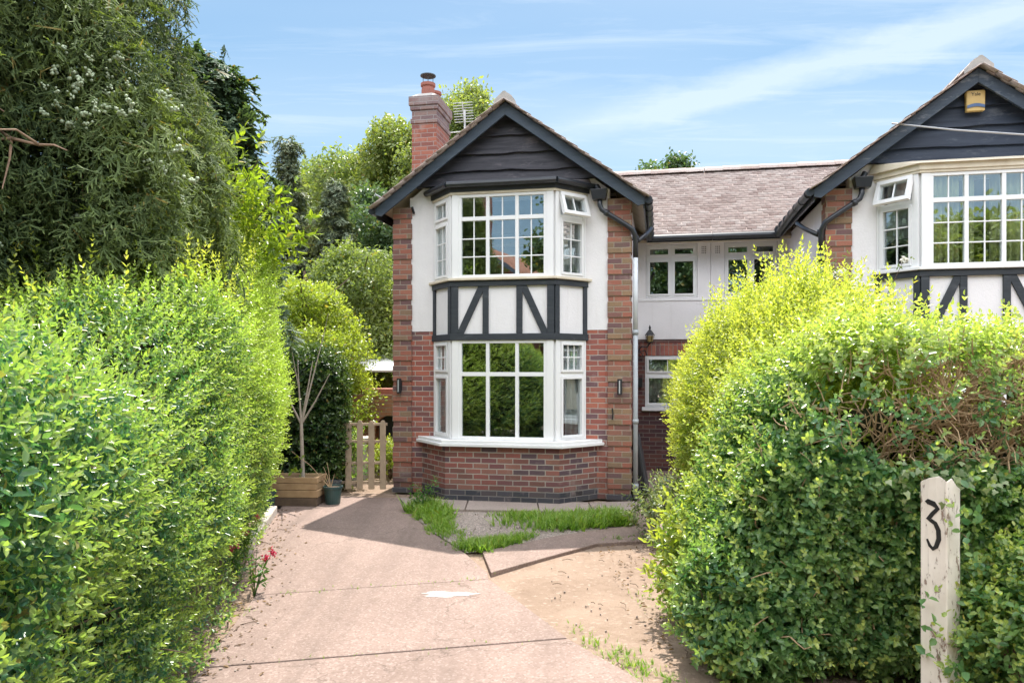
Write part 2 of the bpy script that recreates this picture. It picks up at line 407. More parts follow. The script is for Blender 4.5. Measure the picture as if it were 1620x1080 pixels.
def mat_concrete(name, c1, c2, speck=0.3, crack=True):
    m, nt = new_mat(name)
    co = obj_co(nt)
    big = nt.ramp(nt.noise(co, 0.9, 6, 0.62, 0.5), [(0.3, 0.0), (0.72, 1.0)])
    c = nt.mix(big, c1, c2)
    mid = nt.ramp(nt.noise(co, 5.5, 6, 0.7), [(0.35, 0.0), (0.72, 1.0)])
    c = nt.mix(nt.math('MULTIPLY', mid, 0.45), c, tuple(v * 0.68 for v in c1))
    vor = nt.n('ShaderNodeTexVoronoi', i_Vector=co, i_Scale=70.0)
    st = nt.n('ShaderNodeTexWhiteNoise', i_Vector=vor.outputs['Color']).outputs['Value']
    c = nt.mix(nt.math('MULTIPLY', nt.ramp(st, [(0.72, 0.0), (0.95, 1.0)]), speck), c, (0.44, 0.35, 0.31))
    c = nt.mix(nt.math('MULTIPLY', nt.ramp(st, [(0.04, 1.0), (0.2, 0.0)]), speck), c, (0.10, 0.07, 0.055))
    stain = nt.ramp(nt.noise(co, 2.1, 5, 0.6, 1.0), [(0.60, 0.0), (0.78, 1.0)])
    c = nt.mix(nt.math('MULTIPLY', stain, 0.62), c, (0.12, 0.085, 0.065))
    h = nt.noise(co, 90, 4, 0.7)
    if crack:
        track = nt.ramp(nt.noise(nt.mapping(co, (2.6, .22, 1), (0, 0, rad(6))), 1.0, 5, 0.6), [(0.48, 0.0), (0.70, 1.0)])
        c = nt.mix(nt.math('MULTIPLY', track, 0.5), c, (0.12, 0.09, 0.075))
        spots = nt.ramp(nt.noise(co, 3.4, 3, 0.5), [(0.70, 0.0), (0.76, 1.0)])
        c = nt.mix(nt.math('MULTIPLY', spots, 0.30), c, (0.09, 0.07, 0.06))
        v2 = nt.n('ShaderNodeTexVoronoi', feature='DISTANCE_TO_EDGE', i_Scale=0.33, i_Vector=nt.n('ShaderNodeVectorMath', operation='ADD', i_0=co,
                  i_1=nt.n('ShaderNodeTexNoise', i_Vector=co, i_Scale=2.4, i_Detail=5.0).outputs['Color']).outputs[0])
        ck = nt.ramp(v2.outputs['Distance'], [(0.0012, 1.0), (0.004, 0.0)])
        c = nt.mix(nt.math('MULTIPLY', ck, 0.5), c, (0.06, 0.045, 0.035))
    finish(nt, c, 0.9, nt.bump(h, 0.55, 0.006), spec=0.25)
    return m


M['drive'] = mat_concrete('pinkish_concrete', (0.268, 0.194, 0.164), (0.198, 0.143, 0.120))
M['paving'] = mat_concrete('grey_paving', (0.32, 0.265, 0.235), (0.25, 0.205, 0.18), 0.25, False)


def mat_dirt():
    m, nt = new_mat('sandy_dirt')
    co = obj_co(nt)
    c = nt.mix(nt.ramp(nt.noise(co, 1.3, 7, 0.65, 0.6), [(0.3, 0.0), (0.7, 1.0)]), (0.315, 0.232, 0.176), (0.220, 0.156, 0.115))
    c = nt.mix(nt.ramp(nt.noise(co, 9, 6, 0.75), [(0.52, 0.0), (0.72, 0.6)]), c, (0.17, 0.115, 0.08))
    vor = nt.n('ShaderNodeTexVoronoi', i_Vector=co, i_Scale=38.0)
    st = nt.n('ShaderNodeTexWhiteNoise', i_Vector=vor.outputs['Color']).outputs['Value']
    c = nt.mix(nt.ramp(st, [(0.88, 0.0), (0.98, 0.4)]), c, (0.42, 0.33, 0.27))
    h = nt.math('ADD', nt.noise(co, 45, 5, 0.75), nt.math('MULTIPLY', nt.noise(co, 6, 5), 2.0))
    finish(nt, c, 0.95, nt.bump(h, 0.7, 0.02), spec=0.15)
    return m


M['dirt'] = mat_dirt()
M['gravel'] = mat_concrete('grey_gravel_bed', (0.30, 0.255, 0.22), (0.22, 0.18, 0.155), 0.9, False)


def mat_post():
    m, nt = new_mat('flaking_white_paint')
    co = obj_co(nt)
    pt = nt.noise(nt.mapping(co, (1.3, 1.3, 0.55)), 16, 8, 0.78)
    c = nt.mix(nt.ramp(nt.noise(co, 5, 4), [(0.3, 0.0), (0.7, 1.0)]), (0.74, 0.69, 0.61), (0.60, 0.54, 0.46))
    fl = nt.ramp(pt, [(0.575, 0.0), (0.60, 1.0)])
    c = nt.mix(nt.math('MULTIPLY', fl, 0.85), c, (0.20, 0.12, 0.085))
    gr = nt.noise(nt.mapping(co, (30, 30, 1.5)), 1, 4)
    c = nt.mix(nt.ramp(gr, [(0.62, 0.0), (0.72, 0.6)]), c, (0.25, 0.2, 0.16))
    zz = nt.n('ShaderNodeSeparateXYZ', i_0=co).outputs[2]
    top = nt.math('ADD', zz, nt.math('MULTIPLY', nt.noise(co, 14, 5), 0.22))
    c = nt.mix(nt.ramp(top, [(1.26, 0.0), (1.33, 0.85)]), c, (0.24, 0.16, 0.12))
    finish(nt, c, 0.75, nt.bump(nt.math('SUBTRACT', gr, fl), 0.6, 0.006), spec=0.3)
    return m


M['post'] = mat_post()

# ------------------------------------------------------------------ object helpers
def thing(name, label, cat, loc=(0, 0, 0), rotz=0.0, group=None):
    o = bpy.data.objects.new(name, None)
    o.empty_display_size = 0.2
    o.location = loc
    o.rotation_euler = (0, 0, rotz)
    COL.objects.link(o)
    return tag(o, label, cat, group)


def tag(o, label=None, cat=None, group=None, kind=None):
    if label:
        o['label'] = label
    if cat:
        o['category'] = cat
    if group:
        o['group'] = group
    if kind:
        o['kind'] = kind
    return o


class MB:
    """Collects faces; build() links them as one mesh object."""
    def __init__(self, sx=1.0):
        self.v, self.f, self.sx = [], [], sx

    def add(self, verts, faces):
        o = len(self.v)
        self.v += [(p[0] * self.sx, p[1], p[2]) for p in verts]
        self.f += [tuple(i + o for i in f) for f in faces]

    def hexa(self, p):
        self.add(p, [(0, 3, 2, 1), (4, 5, 6, 7), (0, 1, 5, 4), (1, 2, 6, 5), (2, 3, 7, 6), (3, 0, 4, 7)])

    def box(self, x0, x1, y0, y1, z0, z1):
        self.hexa([(x0, y0, z0), (x1, y0, z0), (x1, y1, z0), (x0, y1, z0), (x0, y0, z1), (x1, y0, z1), (x1, y1, z1), (x0, y1, z1)])

    def fbox(self, fr, s0, s1, d0, d1, z0, z1):
        self.hexa([fr(s, d_, z) for z in (z0, z1) for s, d_ in ((s0, d0), (s1, d0), (s1, d1), (s0, d1))])

    def prism(self, pts, h0, h1, axis='z'):
        n = len(pts)
        if axis == 'z':
            lo = [(x, y, h0) for x, y in pts]; hi = [(x, y, h1) for x, y in pts]
        else:
            lo = [(x, h0, z) for x, z in pts]; hi = [(x, h1, z) for x, z in pts]
        self.add(lo + hi, [tuple(range(n))[::-1], tuple(range(n, 2 * n))] + [(i, (i + 1) % n, (i + 1) % n + n, i + n) for i in range(n)])

    def tube(self, path, r, n=8, taper=None, closed_ends=True):
        path = [Vector(p) for p in path]
        rs = [r] * len(path) if not isinstance(r, (list, tuple)) else list(r)
        if taper is not None:
            rs = [r + (taper - r) * i / (len(path) - 1) for i in range(len(path))]
        rings = []
        up = None
        for i, p in enumerate(path):
            t = (path[min(i + 1, len(path) - 1)] - path[max(i - 1, 0)]).normalized()
            if up is None:
                up = t.orthogonal().normalized()
            a = (up - t * up.dot(t)).normalized()
            b = t.cross(a)
            up = a
            rings.append([p + (a * math.cos(q) + b * math.sin(q)) * rs[i] for q in [2 * math.pi * k / n for k in range(n)]])
        vs = [tuple(q) for ring in rings for q in ring]
        fs = [(i * n + k, i * n + (k + 1) % n, (i + 1) * n + (k + 1) % n, (i + 1) * n + k) for i in range(len(path) - 1) for k in range(n)]
        if closed_ends:
            fs += [tuple(range(n))[::-1], tuple((len(path) - 1) * n + k for k in range(n))]
        self.add(vs, fs)

    def lathe(self, prof, c=(0, 0), n=20):
        vs = [(c[0] + r * math.cos(2 * math.pi * k / n), c[1] + r * math.sin(2 * math.pi * k / n), z) for r, z in prof for k in range(n)]
        fs = [(i * n + k, i * n + (k + 1) % n, (i + 1) * n + (k + 1) % n, (i + 1) * n + k) for i in range(len(prof) - 1) for k in range(n)]
        fs += [tuple(range(n))[::-1], tuple((len(prof) - 1) * n + k for k in range(n))]
        self.add(vs, fs)

    def wall(self, x0, x1, z0, z1, y0, y1, holes=(), fr=None):
        """A flat wall of real thickness with rectangular openings and their reveals."""
        P = fr or (lambda s, d_, z: (s, d_, z))
        xs = sorted({x0, x1, *[h[0] for h in holes], *[h[1] for h in holes]})
        zs = sorted({z0, z1, *[h[2] for h in holes], *[h[3] for h in holes]})
        xs = [x for x in xs if x0 <= x <= x1]; zs = [z for z in zs if z0 <= z <= z1]
        def solid(i, j):
            if i < 0 or j < 0 or i >= len(xs) - 1 or j >= len(zs) - 1:
                return False
            cx, cz = (xs[i] + xs[i + 1]) / 2, (zs[j] + zs[j + 1]) / 2
            return not any(h[0] < cx < h[1] and h[2] < cz < h[3] for h in holes)
        for i in range(len(xs) - 1):
            for j in range(len(zs) - 1):
                if not solid(i, j):
                    continue
                a, b, c, e = xs[i], xs[i + 1], zs[j], zs[j + 1]
                self.add([P(a, y0, c), P(b, y0, c), P(b, y0, e), P(a, y0, e)], [(0, 1, 2, 3)])
                self.add([P(a, y1, c), P(b, y1, c), P(b, y1, e), P(a, y1, e)], [(3, 2, 1, 0)])
                for (di, dj, q) in ((-1, 0, ((a, c), (a, e))), (1, 0, ((b, c), (b, e))), (0, -1, ((a, c), (b, c))), (0, 1, ((a, e), (b, e)))):
                    if not solid(i + di, j + dj):
                        (s0, t0), (s1, t1) = q
                        self.add([P(s0, y0, t0), P(s1, y0, t1), P(s1, y1, t1), P(s0, y1, t0)], [(0, 1, 2, 3)])

    def build(self, name, mat, parent=None, bevel=0.0, smooth=False, offset=None, recalc=True):
        me = bpy.data.meshes.new(name)
        vs = self.v if offset is None else [(a - offset[0], b - offset[1], c - offset[2]) for a, b, c in self.v]
        me.from_pydata(vs, [], self.f)
        bm = bmesh.new(); bm.from_mesh(me)
        bmesh.ops.remove_doubles(bm, verts=bm.verts, dist=1e-5)
        if recalc:
            bmesh.ops.recalc_face_normals(bm, faces=bm.faces)
        uvl = bm.loops.layers.uv.new('UVMap')
        for f in bm.faces:
            nn = f.normal
            if abs(nn.z) > 0.8:
                for l in f.loops:
                    l[uvl].uv = (l.vert.co.x, l.vert.co.y)
            else:
                t = Vector((-nn.y, nn.x, 0)).normalized()
                for l in f.loops:
                    l[uvl].uv = (l.vert.co.dot(t), l.vert.co.z)
            f.smooth = smooth
        bm.to_mesh(me); bm.free()
        me.materials.append(mat)
        o = bpy.data.objects.new(name, me)
        COL.objects.link(o)
        if parent is not None:
            o.parent = parent
        if offset is not None and parent is None:
            o.location = offset
        if bevel:
            b = o.modifiers.new('bevel', 'BEVEL'); b.width = bevel; b.segments = 2; b.limit_method = 'ANGLE'
        return o


# ---- foliage: numpy copies of small leafy prototypes gathered into one mesh per plant
def unit(a):
    return a / np.maximum(np.linalg.norm(a, axis=-1, keepdims=True), 1e-9)


def leaf_quads(base, axis, nrm, L, W, tone=0.0, fold=0.25, curl=0.1):
    """One ovate leaf, two quads folded along the midrib."""
    axis = unit(np.array(axis, float)); nrm = np.array(nrm, float)
    nrm = unit(nrm - axis * np.dot(nrm, axis)); side = np.cross(axis, nrm)
    base = np.array(base, float)
    def P(t, s, h):
        return base + axis * L * t + side * W * s + nrm * (W * h)
    v = [P(0, 0, 0), P(.28, -.42, fold * .8), P(.68, -.40, fold * .7 - curl), P(1, 0, -curl * 2.2), P(.68, .40, fold * .7 - curl), P(.28, .42, fold * .8)]
    return v, [(0, 1, 2, 3), (0, 3, 4, 5)], [tone] * 6


def ribbon(a, b, w_, nrm, tone=0.0):
    a, b = np.array(a, float), np.array(b, float)
    ax = unit(b - a); s = unit(np.cross(ax, np.array(nrm, float) + 1e-3)) * w_
    return [a - s, a + s, b + s * .6, b - s * .6], [(0, 1, 2, 3)], [tone] * 4


def joined(parts):
    V, F, T = [], [], []
    for v, f, t in parts:
        o = len(V); V += list(v); F += [tuple(i + o for i in q) for q in f]; T += list(t)
    return np.array(V, np.float64), np.array(F, np.int64), np.array(T, np.float64)


def shoot(rng, pairs=5, L=0.16, leaf=0.042, wid=0.021, ang=55, tipnew=0.8, droop=0.0, opposite=True):
    parts = []
    for k in range(pairs):
        t = (k + .4) / pairs
        p = np.array([0, -droop * t * t * L, L * t])
        phi = (k % 2) * math.pi / 2 + rng.normal(0, .25)
        for sgn in ((0, math.pi) if opposite else (k * 2.4,)):
            q = phi + sgn
            r_ = np.array([math.cos(q), math.sin(q), 0])
            a = rad(ang * (1.15 - .5 * t)) + rng.normal(0, .15)
            ax = r_ * math.sin(a) + np.array([0, 0, 1]) * math.cos(a)
            nn = np.array([0, 0, 1]) * math.sin(a) - r_ * math.cos(a) + rng.normal(0, .25, 3)
            s = (1.05 - .45 * t) * rng.uniform(.8, 1.15)
            parts.append(leaf_quads(p, ax, nn, leaf * s, wid * s, tipnew * max(0, t - .35) * 1.5))
    parts.append(leaf_quads([0, -droop * L, L], [0.1, 0, 1], [0, 1, 0], leaf * .6, wid * .5, tipnew))
    return joined(parts)


def cluster(rng, n=12, r=0.3, leaf=0.14, wid=0.08, newp=0.3):
    parts = []
    for k in range(n):
        p = rng.normal(0, r * .5, 3)
        ax = unit(rng.normal(0, 1, 3) + np.array([0, 0, .5]))
        nn = rng.normal(0, .6, 3) + np.array([0, 0, 1.0])
        s = rng.uniform(.7, 1.25)
        parts.append(leaf_quads(p, ax, nn, leaf * s, wid * s, newp * rng.random()))
    return joined(parts)


def spray(rng, L=0.32, n=9, wid=0.016, droop=0.3, newtip=0.7, ragged=0.12):
    """A flat, fern-like conifer spray that hangs at its end."""
    parts = []
    bx = rng.normal(0, ragged)
    def P(t):
        return np.array([bx * L * t * t, -droop * L * t * t, L * t])
    for k in range(n):
        t = (k + .6 + rng.normal(0, .3)) / n
        p = P(t)
        ln = L * .62 * math.sin(math.pi * min(1, max(.05, .18 + .82 * t))) ** .7 * (1.05 - .55 * t) + .02
        for sgn in (-1, 1):
            if rng.random() < ragged:
                continue
            l2 = ln * rng.uniform(1 - 2.5 * ragged, 1 + ragged)
            d_ = unit(np.array([sgn * (.85 + rng.normal(0, ragged * 2)), -.15 - droop * t * .7 + rng.normal(0, ragged * 2.5), .75 + rng.normal(0, .1 + ragged * 2)]))
            e = p + d_ * l2
            parts.append(ribbon(p, e, wid * rng.uniform(.8, 1.2), [0, 1, 0.1], newtip * t * .5))
            for q in (.35, .65, .9):
                b = p + d_ * l2 * q
                for s2 in (-1, 1):
                    if rng.random() < ragged:
                        continue
                    dd = unit(d_ + np.array([0, rng.normal(0, .2 + ragged), 0]) + s2 * np.array([d_[2], -.1, -d_[0]]) * rng.uniform(.5, 1.0))
                    parts.append(ribbon(b, b + dd * l2 * .33 * rng.uniform(.7, 1.3), wid * .7, [0, 1, .1], newtip * (.3 + .7 * q)))
    for a, b in ((0, .5), (.5, 1)):
        parts.append(ribbon(P(a), P(b), wid * .6, [0, 1, 0], .1))
    return joined(parts)


def blade_tuft(rng, n=9, h=0.12, w_=0.004, spread=0.5):
    parts = []
    for k in range(n):
        q = rng.uniform(0, 6.28); r_ = np.array([math.cos(q), math.sin(q), 0])
        b = r_ * rng.uniform(0, .02)
        hh = h * rng.uniform(.5, 1.1); s = spread * rng.uniform(.3, 1)
        m_ = b + r_ * hh * s * .35 + np.array([0, 0, hh * .6]); e = b + r_ * hh * s + np.array([0, 0, hh])
        side = np.array([-r_[1], r_[0], 0]) * w_
        parts.append(([b - side, b + side, m_ + side * .8, m_ - side * .8], [(0, 1, 2, 3)], [0.0] * 4))
        parts.append(([m_ - side * .8, m_ + side * .8, e + side * .1, e - side * .1], [(0, 1, 2, 3)], [.4] * 4))
    return joined(parts)


def lobed(rng, s=0.05):
    """One ivy leaf."""
    pts = [(0, 0), (-.35, -.12), (-.62, .22), (-.30, .42), (0, 1.0), (.30, .42), (.62, .22), (.35, -.12)]
    v = [np.array([x * s, -abs(x) * s * .25 - (y * s) ** 2 * 2, y * s]) for x, y in pts]
    return np.array(v), np.array([(0, 1, 2, 3), (0, 3, 4, 5), (0, 5, 6, 7), (0, 7, 7, 6)][:3]), np.array([0.0] * 8)


def frames(d_, rng, roll=None, up=None):
    """Rotation matrices whose z axis is d_; random roll, or y kept near `up`."""
    d_ = unit(d_)
    if up is None:
        ref = rng.normal(0, 1, d_.shape)
    else:
        ref = np.broadcast_to(np.array(up, float), d_.shape) + rng.normal(0, .15, d_.shape)
    y = unit(ref - d_ * np.sum(ref * d_, -1, keepdims=True))
    x = np.cross(y, d_)
    return np.stack([x, y, d_], -1)


def scatter(name, protos, pos, R, scale, mat, parent=None, tone=None, rng=None, kind=None):
    pos = np.asarray(pos, float); N = len(pos)
    if rng is None:
        rng = np.random.default_rng(1)
    which = rng.integers(0, len(protos), N)
    scale = np.broadcast_to(np.asarray(scale, float), (N,))
    tone = np.zeros(N) if tone is None else np.asarray(tone)
    org = np.array(parent.location if parent is not None else (0, 0, 0), float)
    VS, FS, TS, off = [], [], [], 0
    for k, (pv, pf, pt) in enumerate(protos):
        ix = np.nonzero(which == k)[0]
        if not len(ix):
            continue
        v = np.einsum('nij,mj->nmi', R[ix], pv) * scale[ix, None, None] + pos[ix, None, :] - org
        f = pf[None] + (np.arange(len(ix)) * len(pv))[:, None, None] + off
        t = np.clip(pt[None] + tone[ix, None], 0, 1)
        off += len(ix) * len(pv)
        VS.append(v.reshape(-1, 3)); FS.append(f.reshape(-1, 4)); TS.append(t.reshape(-1))
    v, f, t = np.concatenate(VS), np.concatenate(FS), np.concatenate(TS)
    me = bpy.data.meshes.new(name)
    me.vertices.add(len(v)); me.vertices.foreach_set('co', v.astype(np.float32).ravel())
    me.loops.add(f.size); me.loops.foreach_set('vertex_index', f.astype(np.int32).ravel())
    me.polygons.add(len(f))
    me.polygons.foreach_set('loop_start', np.arange(0, f.size, 4, dtype=np.int32))
    me.update(calc_edges=True)
    at = me.attributes.new('tone', 'FLOAT', 'POINT')
    at.data.foreach_set('value', t.astype(np.float32))
    me.materials.append(mat)
    o = bpy.data.objects.new(name, me); COL.objects.link(o)
    if parent is not None:
        o.parent = parent
    if kind:
        o['kind'] = kind
    return o


def wave_noise(p, freq, seed, octs=3):
    r = np.random.default_rng(seed); out = np.zeros(len(p)); amp, tot = 1.0, 0
    for _ in range(octs):
        for _ in range(4):
            k = unit(r.normal(0, 1, 3)) * freq * r.uniform(.7, 1.3)
            out += amp * np.sin(p @ k + r.uniform(0, 6.28)) * .5; tot += amp * .35
        freq *= 2.1; amp *= .55
    return out / tot


def shell_points(sdf, lo, hi, n, depth, rng, bias=1.0, eps=0.03):
    """Points just inside the surface sdf = 0, with the outward direction there."""
    P, G = [], []
    lo, hi = np.array(lo, float), np.array(hi, float); got = 0
    for _ in range(60):
        p = rng.uniform(lo, hi, (200000, 3)); s = sdf(p)
        lim = -depth * rng.random(len(p)) ** bias
        p = p[(s < 0) & (s > lim)]
        if len(p):
            g = np.stack([sdf(p + np.eye(3)[k] * eps) - sdf(p - np.eye(3)[k] * eps) for k in range(3)], -1)
            P.append(p); G.append(unit(g)); got += len(p)
        if got >= n:
            break
    return np.concatenate(P)[:n], np.concatenate(G)[:n]


def rounded(p, c, h, r):
    q = np.abs(p - np.array(c)) - (np.array(h) - r)
    return np.linalg.norm(np.maximum(q, 0), axis=1) + np.minimum(q.max(1), 0) - r


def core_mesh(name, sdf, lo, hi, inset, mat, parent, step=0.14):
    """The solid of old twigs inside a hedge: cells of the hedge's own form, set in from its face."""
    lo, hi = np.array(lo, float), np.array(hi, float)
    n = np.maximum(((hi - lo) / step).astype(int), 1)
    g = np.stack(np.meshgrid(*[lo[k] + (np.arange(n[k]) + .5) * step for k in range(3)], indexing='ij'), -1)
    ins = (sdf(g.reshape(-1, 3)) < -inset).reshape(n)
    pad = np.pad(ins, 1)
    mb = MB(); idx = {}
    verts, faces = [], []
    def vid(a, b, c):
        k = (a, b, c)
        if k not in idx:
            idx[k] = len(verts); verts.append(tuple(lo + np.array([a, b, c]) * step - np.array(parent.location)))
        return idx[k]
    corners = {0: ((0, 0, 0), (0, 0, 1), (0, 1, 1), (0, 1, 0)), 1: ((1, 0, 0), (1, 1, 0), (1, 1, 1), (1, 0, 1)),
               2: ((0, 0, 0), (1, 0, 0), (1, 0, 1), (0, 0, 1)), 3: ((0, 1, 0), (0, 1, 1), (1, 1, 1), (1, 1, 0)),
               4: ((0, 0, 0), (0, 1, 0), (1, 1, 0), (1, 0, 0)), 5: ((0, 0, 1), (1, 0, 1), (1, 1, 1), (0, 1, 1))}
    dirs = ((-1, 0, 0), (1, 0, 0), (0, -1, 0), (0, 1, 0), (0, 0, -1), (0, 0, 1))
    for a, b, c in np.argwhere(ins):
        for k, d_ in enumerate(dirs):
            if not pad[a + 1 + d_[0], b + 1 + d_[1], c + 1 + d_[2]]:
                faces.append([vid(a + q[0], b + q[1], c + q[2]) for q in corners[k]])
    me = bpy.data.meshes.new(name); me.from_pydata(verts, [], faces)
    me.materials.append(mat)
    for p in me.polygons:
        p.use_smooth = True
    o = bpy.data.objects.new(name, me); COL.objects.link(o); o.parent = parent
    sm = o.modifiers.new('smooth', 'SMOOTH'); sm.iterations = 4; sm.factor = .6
    return o


def twigs(mb, rng, pos, dirs, L, r, bend=0.35, n=4):
    for p, d_ in zip(pos, dirs):
        path = [np.array(p)]; dd = unit(np.array(d_)); l = L * rng.uniform(.5, 1.2)
        for _ in range(n):
            dd = unit(dd + rng.normal(0, bend, 3)); path.append(path[-1] + dd * l / n)
        mb.tube([tuple(q) for q in path], r * rng.uniform(.7, 1.3), 4, taper=r * .4)


# ------------------------------------------------------------------ ground
def sheet(name, pts, z, mat, kind='structure', label=None, cat=None, thick=None, bevel=0.0):
    mb = MB()
    if thick:
        mb.prism(pts, z - thick, z)
    else:
        mb.add([(x, y, z) for x, y in pts], [tuple(range(len(pts)))])
    o = mb.build(name, mat, None, bevel)
    return tag(o, label, cat, None, kind)


def rough_ground():
    mb = MB()
    xs = [-400, -120, -40, -14] + [-6 + .25 * k for k in range(53)] + [14, 40, 120, 400]
    ys = [-400, -120, -40, -12, -4] + [1 + .25 * k for k in range(45)] + [15, 18, 25, 40, 120, 400]
    pts = np.array([(x, y, 0) for y in ys for x in xs], float)
    pts[:, 2] = -.035 + .018 * wave_noise(pts, 1.6, 4)
    nx = len(xs)
    fs = [(j * nx + i, j * nx + i + 1, (j + 1) * nx + i + 1, (j + 1) * nx + i) for j in range(len(ys) - 1) for i in range(nx - 1)]
    mb.add([tuple(p) for p in pts], fs)
    return tag(mb.build('ground', M['dirt'], None, smooth=True), kind='structure')


rough_ground()
g1 = .012
sheet('driveway', [(-1.75, 2.6), (1.62, 2.6), (.79, 4.34), (.385, 5.05), (-1.92, 4.55)], 0, M['drive'], thick=.08, bevel=.008)
sheet('driveway', [(-1.925, 4.55 + g1), (.38, 5.05 + g1), (-.20, 6.455), (-2.09, 6.0)], .002, M['drive'], thick=.08, bevel=.008)
sheet('driveway', [(-2.095, 6.0 + g1), (-.205, 6.455 + g1), (-.22, 6.66), (-.47, 7.37), (-.95, 8.4), (-1.38, 9.66), (-1.62, 10.45), (-3.2, 10.75), (-2.98, 9.2), (-2.6, 7.35)], 0, M['drive'], thick=.08, bevel=.008)
sheet('path', [(-.19, 6.66), (.90, 7.76), (2.1, 8.05), (2.55, 9.2), (2.9, 13.6), (2.2, 13.6), (1.86, 10.2), (1.62, 9.5), (1.35, 8.62), (.55, 8.15), (-.30, 7.42)], .004, M['drive'], thick=.07, bevel=.008)
pv = [(-1.60, 10.47), (-1.37, 9.67), (-.62, 9.60), (-.62, 10.3)], [(-.605, 10.3), (-.605, 9.60), (.34, 9.50), (.34, 10.2)], [(.355, 10.2), (.355, 9.50), (1.04, 9.42), (1.04, 10.1)], [(1.055, 10.1), (1.055, 9.42), (1.61, 9.5), (1.85, 10.2)]
for q in pv:
    sheet('paving', q, .006, M['paving'], thick=.07, bevel=.006)
sheet('gravel_bed', [(-1.34, 9.56), (-.93, 8.42), (-.46, 7.42), (-.30, 7.46), (.52, 8.19), (1.30, 8.66), (1.56, 9.42), (0.3, 9.45)], -.012, M['gravel'])
# worn patch of white paint on the slab
rp = random.Random(4)
mbp = MB()
ring = [(-.52 + .21 * math.cos(a) * (q := (1 + .18 * math.sin(3 * a + 1) + .14 * math.sin(7 * a) + rp.uniform(-.12, .12))), 6.02 + .075 * math.sin(a) * q) for a in [k * math.tau / 60 for k in range(60)]]
mbp.prism(ring, .003, .0045)
tag(mbp.build('paint_patch', mat_plain('worn_road_paint', (0.46, 0.44, 0.42), (0.27, 0.21, 0.185), 26, 0.9, 0.5, 80)), 'white splash of old paint on the pink concrete driveway', 'paint mark')
# kerb stones along the left edge
for (xa, ya, xb, yb) in ((-2.98, 9.35, -2.80, 8.38), (-2.79, 8.34, -2.60, 7.30)):
    fr = (lambda s, d_, z, xa=xa, ya=ya, xb=xb, yb=yb: (xa + (xb - xa) * s - d_ * (yb - ya) / 1.0, ya + (yb - ya) * s + d_ * (xb - xa), z))
    mb = MB(); mb.fbox(fr, 0, 1, -.10, .0, -.05, .10)
    o = mb.build('kerb_stone', M['stone'], None, .015, offset=((xa + xb) / 2, (ya + yb) / 2, 0))
    tag(o, 'pale kerb stone by the hedge, nearer the wooden planter' if ya > 9 else 'pale kerb stone by the hedge, nearer the street end', 'kerb stone', 'kerb stones along the left hedge')

# ------------------------------------------------------------------ the pair of houses
TH = math.atan(.2)
FRONT = Vector((0, 10.63, 0))
U, V_IN = Vector((math.cos(TH), -math.sin(TH), 0)), Vector((math.sin(TH), math.cos(TH), 0))
XC, HALF, LINK = -.05, 1.75, 2.975               # bay centre, half width of the wing, half way along the link
SL = .735                                        # roof slope
Z_APEX = 5.60


def roof_z(x):
    return Z_APEX - SL * abs(x - XC)


def frame(p0, p1):
    """Coordinates along a wall from p0 to p1: s along, d outwards, z up."""
    p0, p1 = Vector((*p0, 0)), Vector((*p1, 0))
    t = (p1 - p0).normalized(); n = Vector((t.y, -t.x, 0))
    f = lambda s, d_, z: (p0.x + t.x * s + n.x * d_, p0.y + t.y * s + n.y * d_, z)
    f.L = (p1 - p0).length
    return f


def offset_bay(o, wall=1.095, front=.72, dep=.42):
    """Bay outline grown by o."""
    q = math.hypot(wall - front, dep); tn = (math.hypot(1, 1) - 1)
    k = o * (q - (wall - front)) / dep
    return [(XC - wall - o * q / dep, 0), (XC - front - k, -dep - o), (XC + front + k, -dep - o), (XC + wall + o * q / dep, 0)]


